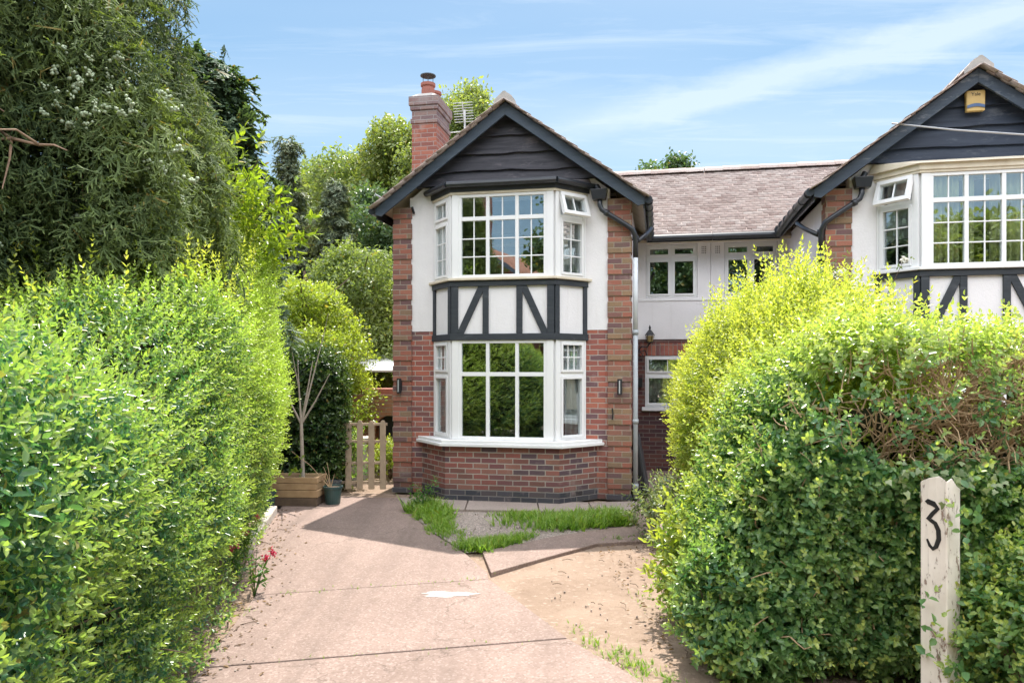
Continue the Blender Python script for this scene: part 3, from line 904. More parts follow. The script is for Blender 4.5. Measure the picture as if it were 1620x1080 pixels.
def window(parent, sx, fr, s0, s1, z0, z1, cols, transom, bars_top=0, bars_low=(0, 0), sash=False, open_top=False, posts=(0, 0), gx_top=1):
    """One glazed face: frame mesh, panes as a child, an opened top light as a child when it stands open."""
    F, G = MB(sx), MB(sx)
    jw, th = (.032 if sash else .042), .05
    a, b = s0 + posts[0], s1 - posts[1]
    if posts[0]:
        F.fbox(fr, s0, a, -.05, .035, z0, z1)
    if posts[1]:
        F.fbox(fr, b, s1, -.05, .035, z0, z1)
    F.fbox(fr, a, b, -.05, .03, z0, z0 + jw); F.fbox(fr, a, b, -.05, .03, z1 - jw, z1)
    F.fbox(fr, a, a + jw, -.05, .028, z0 + jw, z1 - jw); F.fbox(fr, b - jw, b, -.05, .028, z0 + jw, z1 - jw)
    xs = [a + jw]
    for k in range(1, cols):
        c = a + (b - a) * k / cols
        F.fbox(fr, c - .024, c + .024, -.05, .026, z0 + jw, z1 - jw)
        xs += [c - .024, c + .024]
    xs.append(b - jw)
    if transom:
        F.fbox(fr, a + jw, b - jw, -.048, .024, transom - .028, transom + .028)
    levels = [(z0 + jw, transom - .028, False), (transom + .028, z1 - jw, True)] if transom else [(z0 + jw, z1 - jw, False)]
    C = None
    for i in range(cols):
        x0, x1 = xs[2 * i], xs[2 * i + 1]
        for q0, q1, top in levels:
            t = F
            tilt = top and open_top
            P = fr
            if tilt:
                C = MB(sx); t = C
                def P(s, d_, z, q1=q1, q0=q0):
                    an = .30
                    return fr(s, d_ * math.cos(an) + (q1 - z) * math.sin(an) + .03, q1 - (q1 - z) * math.cos(an) + d_ * math.sin(an))
            y0, y1, x0_, x1_ = q0, q1, x0, x1
            if sash:
                w_ = .034
                e0, e1 = (-.012, .045)
                if tilt:
                    w_, x0_, x1_, y0, y1 = .05, x0 - .03, x1 + .03, q0 - .025, q1 + .02
                t.fbox(P, x0_, x1_, e0, e1, y0, y0 + w_); t.fbox(P, x0_, x1_, e0, e1, y1 - w_, y1)
                t.fbox(P, x0_, x0_ + w_, e0, e1, y0 + w_, y1 - w_); t.fbox(P, x1_ - w_, x1_, e0, e1, y0 + w_, y1 - w_)
                x0_, x1_, y0, y1 = x0_ + w_, x1_ - w_, y0 + w_, y1 - w_
            nx, nz = bars_top if top else bars_low
            for k in range(1, nx + 1):
                c = x0_ + (x1_ - x0_) * k / (nx + 1)
                t.fbox(P, c - .008, c + .008, -.012, .012, y0, y1)
            for k in range(1, nz + 1):
                c = y0 + (y1 - y0) * k / (nz + 1)
                t.fbox(P, x0_, x1_, -.011, .011, c - .008, c + .008)
            if tilt:
                GC = MB(sx); GC.fbox(P, x0_ - .005, x1_ + .005, -.003, .003, y0 - .005, y1 + .005)
            else:
                G.fbox(P, x0_ - .005, x1_ + .005, -.003, .003, y0 - .005, y1 + .005)
    w_o = F.build('window', M['upvc'], parent, .003)
    G.build('pane', M['glass'], w_o)
    if C:
        c_o = C.build('opening_light', M['upvc'], w_o, .003)
        c_o['label'] = 'small top light tilted open at the bottom'
        GC.build('opening_pane', M['glass'], w_o)
    return w_o


TILE = joined([([(-.082, 0, -.0045), (.082, 0, -.0045), (.082, 0, .0045), (-.082, 0, .0045), (-.082, .26, -.0045), (.082, .26, -.0045), (.082, .26, .0045), (-.082, .26, .0045)],
                [(0, 1, 2, 3), (4, 7, 6, 5), (3, 2, 6, 7), (0, 4, 5, 1), (0, 3, 7, 4), (1, 5, 6, 2)], [0] * 8)])


def tile_slope(name, mat, parent, org, across, up, width, length, rng, sx, gauge=.10):
    """Every tile of one roof slope as its own small slab, course over course."""
    org, across, up = [np.array(q, float) for q in (org, across, up)]
    nrm = unit(np.cross(across, up))
    if nrm[2] < 0:
        nrm = -nrm
    nu, nw = int(round(width / .167)), int(length / gauge)
    i, j = np.meshgrid(np.arange(nu + 1), np.arange(nw), indexing='ij'); i, j = i.ravel(), j.ravel()
    s = (i + .5 * (j % 2)) * .167 + rng.normal(0, .003, len(i))
    keep = (s > -.02) & (s < width + .02); s, j = s[keep], j[keep]
    pos = org + across * s[:, None] + up * (j * gauge + rng.normal(0, .004, len(s)))[:, None] + nrm * (.026 + rng.normal(0, .0010, len(s)))[:, None]
    tilt = rad(4.2) + rng.normal(0, .004, len(s))
    y = up[None] * np.cos(tilt)[:, None] - nrm[None] * np.sin(tilt)[:, None] + across[None] * rng.normal(0, .02, len(s))[:, None]
    y = unit(y); z = unit(nrm + 0 * y - y * (y @ nrm)[:, None]); x = np.cross(y, z)
    R = np.stack([x, y, z], -1)
    pv, pf, pt = TILE
    if sx < 0:
        pos = pos * np.array([-1, 1, 1]); R = R * np.array([-1, 1, 1])[None, :, None]
    class Z:  # local space of the house
        location = (0, 0, 0)
    o = scatter(name, [TILE], pos, R, 1.0, mat, None, None, rng)
    o.parent = parent
    return o


def wavy(z, x0, x1, seed, amp=.022, n=26):
    r = random.Random(seed); ph = [r.uniform(0, 6.28) for _ in range(4)]
    out = []
    for k in range(n + 1):
        x = x0 + (x1 - x0) * k / n
        dz = sum(amp * a * math.sin(f * (x - x0) + p) for a, f, p in zip((.7, .5, .35, .2), (1.6, 3.9, 8.1, 15.0), ph))
        out.append((x, z + dz))
    return out


def make_house(left):
    s = 1.0 if left else -1.0
    name = 'semi_detached_house'
    org = FRONT if left else FRONT + U * 5.95
    h = thing(name, 'half timbered bay fronted house with brick chimney, at the end of the driveway' if left else
              'half timbered house behind the clipped hedge, with a yellow alarm box under its gable', 'house', org, -TH, 'pair of joined bay fronted houses')
    rng = np.random.default_rng(5 if left else 6)
    L, R = XC - HALF, XC + HALF                     # -1.80, 1.70
    nb = lambda: MB(s)
    # brick front below, render above
    m = nb(); m.wall(L, R, 0, 2.38, 0, .2, [(XC - 1.06, XC + 1.06, .70, 2.25)]); m.build('brick_wall', M['brick'], h)
    m = nb(); m.wall(L + .26, R - .30, 2.38, 4.36, -.006, .2, [(XC - 1.06, XC + 1.06, 3.05, 4.30)]); m.build('rendered_wall', M['render'], h)
    m = nb(); m.prism([(L + .05, 4.362), (R - .05, 4.362), (R - .32, roof_z(R - .32) - .06), (XC, Z_APEX - .06), (L + .32, roof_z(L + .32) - .06)][:0] or
                      [(L + .30, 4.362), (R - .32, 4.362), (XC, Z_APEX - .12)], .0, .2, 'y'); m.build('gable_wall', M['render'], h)
    # corner piers of raised blocks
    for x0, x1 in ((L, L + .285), (R - .325, R)):
        m = nb(); mm = nb()
        z = .075; k = 0
        top = min(roof_z(x0), roof_z(x1)) - .10
        while z < top:
            hgt = .225 if k % 2 else .075
            z2 = min(z + hgt, top)
            if k % 2:
                mm.box(x0 - .002, x1 + .008, -.040, .205, z + .001, z2 - .001)
            else:
                pass
            z = z2; k += 1
        m.box(x0 + .006, x1 - .006, -.026, .203, .072, top)
        mixd = 2.7 if x0 < 0 else 0
        pier = m.build('corner_pier', M['brick_warm'], h, .003)
        mm.build('raised_blocks', M['brick_moss'] if x0 > 0 else M['brick_mixed'], pier, .004)
    # side walls, link wall, back
    m = nb(); m.box(L, L + .2, .2, 8, 0, 4.05); m.build('side_wall', M['brick'], h)
    m = nb(); m.wall(0.2, 3.0, 2.35, 4.12, 0, .2, fr=lambda a, d_, z: (R - .002 - d_, a, z)); m.build('rendered_wall', M['render'], h)
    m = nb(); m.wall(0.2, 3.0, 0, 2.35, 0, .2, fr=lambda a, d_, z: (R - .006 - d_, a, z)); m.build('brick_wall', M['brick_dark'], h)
    m = nb(); m.wall(R - .2, LINK - .003, 2.35, 4.12, 3.0, 3.2, [(R + .15, R + 1.045, 3.09, 4.035)]); m.build('rendered_wall', M['render'], h)
    lw = (R + .13, R + .93, 1.14, 2.06)
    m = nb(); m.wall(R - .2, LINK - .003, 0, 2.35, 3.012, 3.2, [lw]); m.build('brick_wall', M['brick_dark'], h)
    m = nb(); m.box(lw[0] - .08, lw[1] + .08, 3.006, 3.03, 2.062, 2.28); m.build('lintel', M['soldier'], h)
    m = nb(); m.box(R, LINK - .003, 2.985, 3.02, 3.035, 3.062); m.build('ledge', M['white_paint'], h)
    m = nb(); m.box(L, LINK - .003, 7.8, 8, 0, 4.05); m.build('back_wall', M['brick'], h)
    m = nb(); m.box(L + .2, R - .22, .2, 2.9, 2.45, 2.6); m.box(L + .2, R - .22, 2.9, 3.0, 0, 4.1); m.box(L + .2, R - .22, .2, 2.9, 4.30, 4.34)
    m.box(R - .2, LINK - .01, 5.0, 5.1, 0, 4.1); m.box(R - .2, LINK - .01, 3.2, 5.0, 2.36, 2.5); m.box(L + .2, R - .22, .2, 2.9, -.02, 0.02); m.box(R - .2, LINK - .01, 3.2, 5, 4.05, 4.1)
    m.box(LINK - .06, LINK - .01, 3.2, 5.0, 0, 4.05); m.box(R - .22, R - .20, 3.2, 5.0, 0, 4.05)
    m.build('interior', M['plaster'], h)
    fl = frame((R, 3.05), (LINK, 3.05))
    window(h, s, fl, .155, 1.04, 3.095, 4.03, 2, 3.80, (0, 0), (0, 0), sash=True)
    window(h, s, fl, lw[0] - R + .005, lw[1] - R - .005, 1.145, 2.055, 1, 1.72, (1, 0), (0, 0), sash=True)
    m = nb(); m.box(lw[0] - .05, lw[1] + .05, 2.94, 3.03, 1.075, 1.14); m.build('window_sill', M['white_paint'], h, .006)
    m = nb()
    for bx in (.115,) :
        for i in range(3):
            for j in range(4):
                x = R + 1.12 + i * .03; z = 3.86 + j * .035
                m.box(x, x + .014, 2.996, 3.004, z, z + .018)
    m.build('air_brick', M['black_metal'], h)
    # ---- bay
    base = [(XC - 1.30, 0), (XC - .805, -.50), (XC + .805, -.50), (XC + 1.27, 0)]
    m = nb(); m.prism(base, .15, .757); m.build('bay_base', M['brick_bay'], h)
    pl = [(XC - 1.31, 0), (XC - .81, -.508), (XC + .81, -.508), (XC + 1.28, 0)]
    m = nb(); m.prism(pl, 0, .15)
    m.box(L - .006, L + .30, -.052, .1, 0, .07); m.box(R - .34, R + .014, -.052, .1, 0, .07)
    m.build('plinth', M['brick_blue'], h)
    m = nb()
    av = frame(pl[2], pl[3])
    for i in range(5):
        for j in range(2):
            m.fbox(av, .30 + i * .024, .30 + i * .024 + .014, -.01, .003, .088 + j * .026, .104 + j * .026)
    m.build('air_brick', M['black_metal'], h)
    sill = [(XC - 1.40, -.002), (XC - .86, -.585), (XC + .86, -.585), (XC + 1.38, -.002)]
    m = nb(); m.prism(sill, .757, .80)
    m.prism([(XC - 1.37, -.004), (XC - .84, -.565), (XC + .84, -.565), (XC + 1.35, -.004)], .80, .842)
    m.build('bay_sill', M['white_paint'], h, .006)
    B = offset_bay(0)
    faces = [frame(B[i], B[i + 1]) for i in range(3)]
    fl_, ff, fr_ = faces
    e = .001
    window(h, s, fl_, .0, fl_.L - .012, .845, 2.23, 1, 1.757, (2, 1), (0, 0), sash=True, posts=(.02, .055))
    window(h, s, ff, .002, ff.L - .002, .845, 2.23, 3, 1.757, (0, 0), (0, 0), posts=(.095, .095))
    window(h, s, fr_, .012, fr_.L, .845, 2.23, 1, 1.757, (2, 1), (0, 0), sash=True, posts=(.055, .02))
    pn = [(x, y) for x, y in offset_bay(.012)]
    m = nb()
    for i in range(3):
        f_ = frame(pn[i], pn[i + 1]); m.fbox(f_, 0, f_.L, -.1, 0, 2.235, 3.062)
    panel = m.build('half_timber_panel', M['render'], h)
    fs = [frame(pn[i], pn[i + 1]) for i in range(3)]
    zt, zb = 3.055, 2.235
    for i, f_ in enumerate(fs):
        Ln = f_.L
        def beam(a, b, c, d_, dep=.030):
            q = nb(); q.fbox(f_, a, b, 0.001, dep, c, d_); q.build('timber_beam', M['black_timber'], panel, .004)
        beam(-.02, Ln + .02, zb - .004, zb + .085, .042)
        beam(-.02, Ln + .02, zt - .075, zt, .040)
        if i == 1:
            beam(-.002, .095, zb + .086, zt - .076, .034); beam(Ln - .095, Ln + .002, zb + .086, zt - .076, .034)
            beam(.338 * Ln - .042, .338 * Ln + .042, zb + .086, zt - .076); beam(.668 * Ln - .042, .668 * Ln + .042, zb + .086, zt - .076)
            for (a0, a1) in ((.085 * Ln, .300 * Ln), (.915 * Ln, .705 * Ln)):
                q = nb(); zz0, zz1, w_ = zb + .086, zt - .076, .052
                pts = [(a0 - w_, zz0), (a0 + w_, zz0), (a1 + w_, zz1), (a1 - w_, zz1)]
                q.hexa([f_(x, d_, z) for d_ in (.001, .026) for x, z in pts]); q.build('timber_beam', M['black_timber'], panel, .004)
        else:
            near = Ln - .075 if i == 0 else -.004
            far = -.01 if i == 0 else Ln - .055
            beam(near, near + .079, zb + .086, zt - .076, .033); beam(far, far + .065, zb + .086, zt - .076)
    m = nb(); m.prism(offset_bay(.085), 3.063, 3.098); m.build('bay_ledge', M['cream'] if left else M['white_paint'], h, .004)
    window(h, s, fl_, .0, fl_.L - .012, 3.10, 4.265, 1, 3.925, (1, 0), (1, 2), sash=True, posts=(.02, .055))
    window(h, s, ff, .002, ff.L - .002, 3.10, 4.265, 3, 3.925, (1, 0), (1, 2), posts=(.095, .095))
    window(h, s, fr_, .012, fr_.L, 3.10, 4.265, 1, 3.925, (1, 0), (1, 2), sash=True, open_top=True, posts=(.055, .02))
    # bay head: fascia, gutter, little lead roof
    m = nb(); m.prism(offset_bay(.045), 4.267, 4.30); m.build('bay_head', M['cream'], h, .003)
    m = nb(); m.prism(offset_bay(.06), 4.301, 4.375); m.build('bay_fascia', M['black_timber'] if left else M['cream'], h, .004)
    rf = offset_bay(.10)
    m = nb()
    lo = [(x, y, 4.376) for x, y in rf]; hi = [(rf[0][0] + .06, -.04, 4.50), (XC - .72, -.07, 4.52), (XC + .72, -.07, 4.52), (rf[3][0] - .06, -.04, 4.50)]
    m.add(lo + hi, [(0, 1, 5, 4), (1, 2, 6, 5), (2, 3, 7, 6), (0, 3, 2, 1), (4, 5, 6, 7), (0, 4, 7, 3)])
    m.build('bay_roof', M['lead'] if left else M['cream'], h)
    if left:
        gp = [(x, y, 4.395) for x, y in offset_bay(.115)]
        gp[0] = (gp[0][0] + .01, -.02, 4.405); gp[3] = (gp[3][0] - .01, -.02, 4.39)
        m = nb()
        for i in range(3):
            m.tube([gp[i], gp[i + 1]], .043, 10)
        m.build('gutter', M['black_gloss'], h, smooth=False)
    # hopper and rainwater pipe
    hx = R - .46
    m = nb(); m.hexa([(hx - .07, -.15, 4.19), (hx + .11, -.15, 4.19), (hx + .11, -.02, 4.19), (hx - .07, -.02, 4.19), (hx - .10, -.17, 4.33), (hx + .14, -.17, 4.33), (hx + .14, -.01, 4.33), (hx - .10, -.01, 4.33)])
    m.tube([(hx - .02, -.06, 4.40), (hx + .03, -.08, 4.30)], .04, 8)
    m.build('hopper', M['black_gloss'], h, .008)
    pipe = [(hx + .03, -.09, 4.22), (hx + .03, -.09, 4.12), (hx + .06, -.10, 4.05), (hx + .13, -.10, 4.00), (R - .06, -.11, 3.82), (R + .02, -.10, 3.76), (R + .055, -.06, 3.68)]
    m = nb(); m.tube(pipe + [(R + .06, -.03, 3.60), (R + .06, -.02, 3.38)], .036, 10)
    m.tube([(hx + .10, -.10, 4.016), (hx + .15, -.10, 3.99)], .046, 10)
    m.tube([(R + .06, -.02, 3.62), (R + .06, -.02, 3.68)], .046, 10)
    m.tube([(R + .27, .50, 3.87), (R + .20, .32, 3.76), (R + .09, .02, 3.62)], .032, 8)
    m.build('bend_pipe', M['black_gloss'], h, smooth=True)
    if left:
        m = nb(); m.tube([(R + .06, -.02, 3.38), (R + .06, -.02, 2.36)], .034, 10); m.build('downpipe', M['pipe_white'], h, smooth=True)
        m = nb(); m.tube([(R + .06, -.02, 2.36), (R + .06, -.02, 0.02)], .033, 10)
        for z in (2.34, 1.1, .2):
            m.tube([(R + .06, -.02, z - .03), (R + .06, -.02, z + .03)], .042, 10)
        m.build('downpipe', M['pipe_grey'], h, smooth=True)
        m = nb(); m.tube([(R + .025, .6, 2.3), (R + .025, .6, .62)], .018, 8); m.build('waste_pipe', M['pipe_white'], h, smooth=True)
    else:
        m = nb(); m.tube([(R + .06, -.02, 3.38), (R + .06, -.02, 0.02)], .036, 10)
        for z in (3.30, 2.2, 1.1):
            m.tube([(R + .06, -.02, z - .05), (R + .06, -.02, z + .05)], .047, 10)
        m.build('downpipe', M['black_gloss'], h, smooth=True)
    # ---- gable boards with waney lower edges
    levels = [4.50, 4.675, 4.915, 5.165, 5.56]
    gm = M['gable_left'] if left else M['gable_right']
    for k in range(4):
        z0, z1 = levels[k], levels[k + 1]
        lim = lambda z: max(.02, (Z_APEX - .10 - z) / SL)
        low = wavy(z0, XC - lim(z0), XC + lim(z0), 20 + k + (0 if left else 9), .018 if left else .012)
        hi = min(z1 + .03, Z_APEX - .13)
        top = [(XC + lim(hi), hi), (XC - lim(hi), hi)]
        m = nb()
        n = len(low)
        yf0, yb = -.105, -.03
        fl0 = [(x, yf0, z) for x, z in low]; bl0 = [(x, yb, z) for x, z in low]
        ft = [(x, -.062, z) for x, z in reversed(top)]
        ft = [(x * 1.0, -.062, hi) for x in [XC - lim(hi) + 2 * lim(hi) * i / (n - 1) for i in range(n)]]
        bt = [(x, yb + .004, z) for x, _, z in ft]
        vs = fl0 + ft + bl0 + bt
        fc = []
        for i in range(n - 1):
            fc += [(i, i + 1, n + i + 1, n + i), (2 * n + i, 3 * n + i, 3 * n + i + 1, 2 * n + i + 1), (i, 2 * n + i, 2 * n + i + 1, i + 1), (n + i, n + i + 1, 3 * n + i + 1, 3 * n + i)]
        fc += [(0, n, 3 * n, 2 * n), (n - 1, 3 * n - 1, 4 * n - 1, 2 * n - 1)]
        m.add(vs, fc); m.build('gable_board', gm, h)
    # ---- bargeboards
    OV = 1.94
    zr = lambda x: Z_APEX - SL * abs(x - XC)
    for sg in (-1, 1):
        m = nb(); te, ae = XC + sg * OV, XC
        pts = [(ae, zr(ae) - .005), (te, zr(te) - .005), (te, zr(te) - .10), (te - sg * .09, zr(te - sg * .09) - .185), (ae, zr(ae) - .185)]
        m.prism(pts, -.255, -.215, 'y'); m.build('bargeboard', M['barge'] if left else M['barge_worn'], h, .004)
    # roof boards underneath, tiles on top
    cs = 1 / math.hypot(1, SL)
    for sg in (-1, 1):
        m = nb()
        a, b = XC, XC + sg * (OV - .02)
        y1 = 5.1
        m.hexa([(a, -.21, zr(a) - .03), (b, -.21, zr(b) - .03), (b, y1 if sg < 0 else 3.0, zr(b) - .03), (a, y1, zr(a) - .03),
                (a, -.21, zr(a) - .008), (b, -.21, zr(b) - .008), (b, y1 if sg < 0 else 3.0, zr(b) - .008), (a, y1, zr(a) - .008)])
        m.build('soffit', M['cream'], h)
        tile_slope('roof', M['tile'], h, (XC + sg * (OV + .045), -.29, zr(XC + sg * (OV + .045)) + .004), (0, 1, 0), (-sg * cs, 0, SL * cs), 5.3, (OV + .03) / cs, rng, s)
    EZ, EY, RY = 4.06, 2.62, 4.97
    RZ = EZ + SL * (RY - EY)
    m = nb()
    m.hexa([(L - .15, EY, EZ - .03), (LINK - .002, EY, EZ - .05), (LINK - .002, RY, RZ - .05), (L - .15, RY, RZ - .03),
            (L - .15, EY, EZ - .008), (LINK - .002, EY, EZ - .008), (LINK - .002, RY, RZ - .008), (L - .15, RY, RZ - .008)])
    by = 8.3; bz = RZ - SL * (by - RY)
    m.hexa([(L - .15, by, bz - .03), (LINK - .002, by, bz - .03), (LINK - .002, RY + .001, RZ - .03), (L - .15, RY + .001, RZ - .03),
            (L - .15, by, bz), (LINK - .002, by, bz), (LINK - .002, RY + .001, RZ), (L - .15, RY + .001, RZ)])
    m.build('roof_deck', M['cream'], h)
    nt_ = 17
    tile_slope('roof', M['tile'], h, (LINK - .085 - nt_ * .167, EY - .05, EZ - .03), (1, 0, 0), (0, cs, SL * cs), nt_ * .167 + (.07 if left else -.0), (RY - EY + .05) / cs - .02, rng, s)
    # ridge tiles
    def ridge(path0, path1, n, name='ridge_tile'):
        p0, p1 = Vector(path0), Vector(path1)
        m = nb()
        t = (p1 - p0); side = Vector((t.y, -t.x, 0)).normalized()
        for k in range(n):
            a = p0 + t * (k / n); b = p0 + t * ((k + 1.05) / n)
            lift = .004 * (k % 2)
            prof = [(-.13, -.085), (-.10, -.03), (-.05, .012), (0, .026), (.05, .012), (.10, -.03), (.13, -.085), (.10, -.085), (.04, -.02), (-.04, -.02), (-.10, -.085)]
            r0 = [a + side * q * (1.06 if True else 1) + Vector((0, 0, z + lift + .004)) for q, z in prof]
            r1 = [b + side * q + Vector((0, 0, z + lift)) for q, z in prof]
            nn = len(prof)
            m.add([tuple(v) for v in r0 + r1], [tuple(range(nn)), tuple(range(nn, 2 * nn))[::-1]] + [(i, (i + 1) % nn, (i + 1) % nn + nn, i + nn) for i in range(nn)])
        m.build(name, M['tile'], h)
    ridge((XC, -.30, Z_APEX + .085), (XC, 5.0, Z_APEX + .085), 15)
    ridge((LINK - .005, RY, RZ + .085), (L - .15, RY, RZ + .085), 14)
    m = nb(); m.prism([(XC - .15, zr(XC - .15) + .035), (XC - .145, Z_APEX + .005), (XC - .015, Z_APEX + .125), (XC + .015, Z_APEX + .125), (XC + .145, Z_APEX + .005), (XC + .15, zr(XC + .15) + .035), (XC, Z_APEX + .02)], -.325, -.20, 'y')
    m.build('ridge_end', M['mortar'], h)
    # eaves gutters
    gx = XC + OV + .05
    m = nb(); gz = zr(XC + OV) - .06
    m.tube([(gx, -.26, gz + .02), (gx, 1.2, gz - .0), (gx - .02, EY - .05, gz - .03)], .055, 10)
    for k in range(7):
        y = -.18 + k * .42
        m.tube([(gx, y, gz + .012), (gx, y + .04, gz + .012)], .064, 10)
    m.tube([(gx - .06, EY - .10, gz - .035), (LINK - .003, EY - .10, gz - .035)], .055, 10)
    m.box(XC + OV - .02, XC + OV + .0, -.21, EY, gz - .09, gz + .02)
    m.box(XC + OV - .02, LINK - .003, EY - .04, EY - .02, gz - .10, gz + .03)
    m.build('eaves_gutter', M['black_gloss'], h)
    m = nb(); m.tube([(XC - OV - .05, -.26, gz + .02), (XC - OV - .05, 5, gz - .02)], .055, 10); m.box(XC - OV + .0, XC - OV + .02, -.21, 5, gz - .09, gz + .02)
    m.build('eaves_gutter', M['black_gloss'], h)
    m = nb()
    m.add([(XC + OV - .03, EY - .02, gz - .08), (LINK - .003, EY - .02, gz - .08), (LINK - .003, 3.0, gz - .06), (XC + OV - .03, 3.0, gz - .06)], [(0, 1, 2, 3)])
    m.build('soffit', M['cream'], h)
    # wall lights
    for x in (L + .12, R - .155):
        m = nb(); m.box(x - .03, x + .03, -.062, -.049, 1.50, 1.66); m.tube([(x, -.10, 1.47), (x, -.10, 1.69)], .034, 12)
        wl = m.build('wall_light', M['black_metal'], h, .003)
        m = nb(); m.box(x - .008, x + .008, -.137, -.133, 1.49, 1.67); m.build('light_tube', M['pale_glass'], wl)
    if left:
        # chimney stack on the outer wall
        x0, x1, y0, y1 = -2.075, -1.635, 1.62, 2.40
        m = nb(); m.box(x0, x1, y0, y1, 0, 6.02)
        ch = m.build('chimney', M['chimney'], h)
        m = nb(); m.box(x0 - .02, x1 + .02, y0 - .02, y1 + .02, 6.02, 6.10); m.box(x0, x1, y0, y1, 6.10, 6.25); m.box(x0 - .025, x1 + .025, y0 - .025, y1 + .025, 6.25, 6.325)
        m.box(x0 - .045, x1 + .045, y0 - .045, y1 + .045, 6.325, 6.475)
        m.build('corbel_cap', M['soot_brick'], ch, .004)
        m = nb(); q = .05
        m.hexa([(x0 - .03, y0 - .03, 6.476), (x1 + .03, y0 - .03, 6.476), (x1 + .03, y1 + .03, 6.476), (x0 - .03, y1 + .03, 6.476), (x0 + .10, y0 + .08, 6.56), (x1 - .10, y0 + .08, 6.56), (x1 - .10, y1 - .08, 6.56), (x0 + .10, y1 - .08, 6.56)])
        m.build('flaunching', M['mortar'], ch, .01)
        for k, (px, py, hh) in enumerate(((-1.855, 1.84, .24), (-1.855, 2.20, .22))):
            m = nb(); m.lathe([(.115, 6.53), (.115, 6.66), (.105, 6.53 + hh * .75), (.128, 6.53 + hh * .8), (.128, 6.53 + hh), (.10, 6.53 + hh), (.095, 6.6)], (px, py))
            pt = m.build('chimney_pot', M['terracotta'], ch, smooth=False)
            if k == 0:
                m = nb(); m.lathe([(.005, 6.955), (.135, 6.915), (.135, 6.90), (.06, 6.935), (.004, 6.945)], (px, py))
                for a in range(4):
                    c_, s_ = math.cos(a * 1.57 + .3) * .085, math.sin(a * 1.57 + .3) * .085
                    m.tube([(px + c_, py + s_, 6.60), (px + c_, py + s_, 6.925)], .006, 5)
                m.build('cowl', M['cap_metal'], ch)
        # aerial above the back of the roof
        ax, ay = -1.775, 4.0
        m = nb(); m.tube([(ax, ay, 4.9), (ax, ay, 7.05)], .018, 8)
        for k in range(8):
            z = 6.80 + k * .048
            m.tube([(ax - .20, ay - .03 - .02 * k, z), (ax - .02, ay - .03 - .02 * k, z)], .007, 5)
            m.tube([(ax + .02, ay - .03 - .02 * k, z), (ax + .20, ay - .03 - .02 * k, z)], .007, 5)
        m.tube([(ax, ay - .03, 6.78), (ax, ay - .19, 7.15)], .012, 6)
        m.tube([(ax, ay, 6.62), (ax - .35, ay - .03, 6.60), (ax - .50, ay - .05, 6.48)], .012, 5)
        m.build('aerial', M['aerial_metal'], h)
        # lantern by the door
        lx, ly = R + .22, 2.86
        m = nb(); m.tube([(R + .01, ly, 2.14), (R + .08, ly, 2.22), (lx - .05, ly, 2.21), (lx, ly, 2.28)], .014, 6); m.tube([(R + .02, ly, 2.02), (R + .10, ly, 2.06), (R + .05, ly, 2.13), (R + .14, ly, 2.15), (R + .17, ly, 2.06)], .012, 6)
        m.lathe([(.03, 2.27), (.055, 2.29), (.06, 2.30)], (lx, ly), 6); m.lathe([(.085, 2.42), (.05, 2.48), (.015, 2.52), (.02, 2.55), (.004, 2.60)], (lx, ly), 6)
        for a in range(6):
            c_, s_ = math.cos(a * 1.047), math.sin(a * 1.047)
            m.tube([(lx + .055 * c_, ly + .055 * s_, 2.29), (lx + .08 * c_, ly + .08 * s_, 2.43)], .006, 4)
        la = m.build('lantern', M['black_metal'], h)
        m = nb(); m.lathe([(.045, 2.30), (.068, 2.41)], (lx, ly), 6); m.build('lantern_glass', M['brass'], la)
        m = nb(); m.box(R + .01, R + .09, 2.93, 3.0, 1.50, 1.66); m.build('wall_box', M['black_metal'], h)
        m = nb(); m.tube([(L - .05, -.255, 4.30), (L - .16, -.33, 4.36)], .012, 6); m.build('bracket', M['pipe_grey'], h); m = nb(); m.tube([(L + .33, -.03, 4.12), (L + .30, -.03, 4.22)], .018, 6); m.build('bracket', M['black_metal'], h)
        m = nb(); m.tube([(R - .26, -.056, 1.28), (R - .25, -.06, 1.20), (R - .26, -.056, 1.12)], .009, 6); m.build('wall_hook', M['black_metal'], h)
    else:
        # alarm box under the apex
        m = nb(); bx = XC - .0
        y0 = -.125
        m.prism([(bx - .105, 5.085), (bx + .105, 5.085), (bx + .11, 5.33), (bx + .10, 5.345), (bx - .10, 5.345), (bx - .11, 5.33)], y0 - .045, y0 + .02, 'y')
        ab = m.build('alarm_box', M['yellow_box'], h, .01)
        m = nb()
        pts = [(bx - .10 + .20 * k / 10, 5.118 + .02 * math.sin(math.pi * k / 10)) for k in range(11)] + [(bx + .10 - .20 * k / 10, 5.155 + .022 * math.sin(math.pi * (1 - k / 10))) for k in range(11)]
        m.prism(pts, y0 - .056, y0 - .046, 'y'); m.build('alarm_lens', M['lens_blue'], ab)
        tc = bpy.data.curves.new('alarm_lettering', 'FONT'); tc.body = 'Yale'; tc.size = .062; tc.align_x = 'CENTER'; tc.extrude = .001
        to = bpy.data.objects.new('tmp', tc)
        COL.objects.link(to)
        bpy.context.view_layer.update()
        me = bpy.data.meshes.new_from_object(to.evaluated_get(bpy.context.evaluated_depsgraph_get()))
        COL.objects.unlink(to); bpy.data.objects.remove(to)
        me.materials.clear(); me.materials.append(M['number_paint'])
        lt = bpy.data.objects.new('alarm_lettering', me); COL.objects.link(lt)
        lt.parent = ab; lt.rotation_euler = (rad(90), 0, 0); lt.location = (-bx, y0 - .0475, 5.275)
    return h


H1 = make_house(True)
H2 = make_house(False)


def local(p, house=H1):
    """House coordinates to the world."""
    q = FRONT if house is H1 else FRONT + U * 5.95
    sx = 1 if house is H1 else -1
    return q + U * (p[0] * sx) + V_IN * p[1] + Vector((0, 0, p[2]))


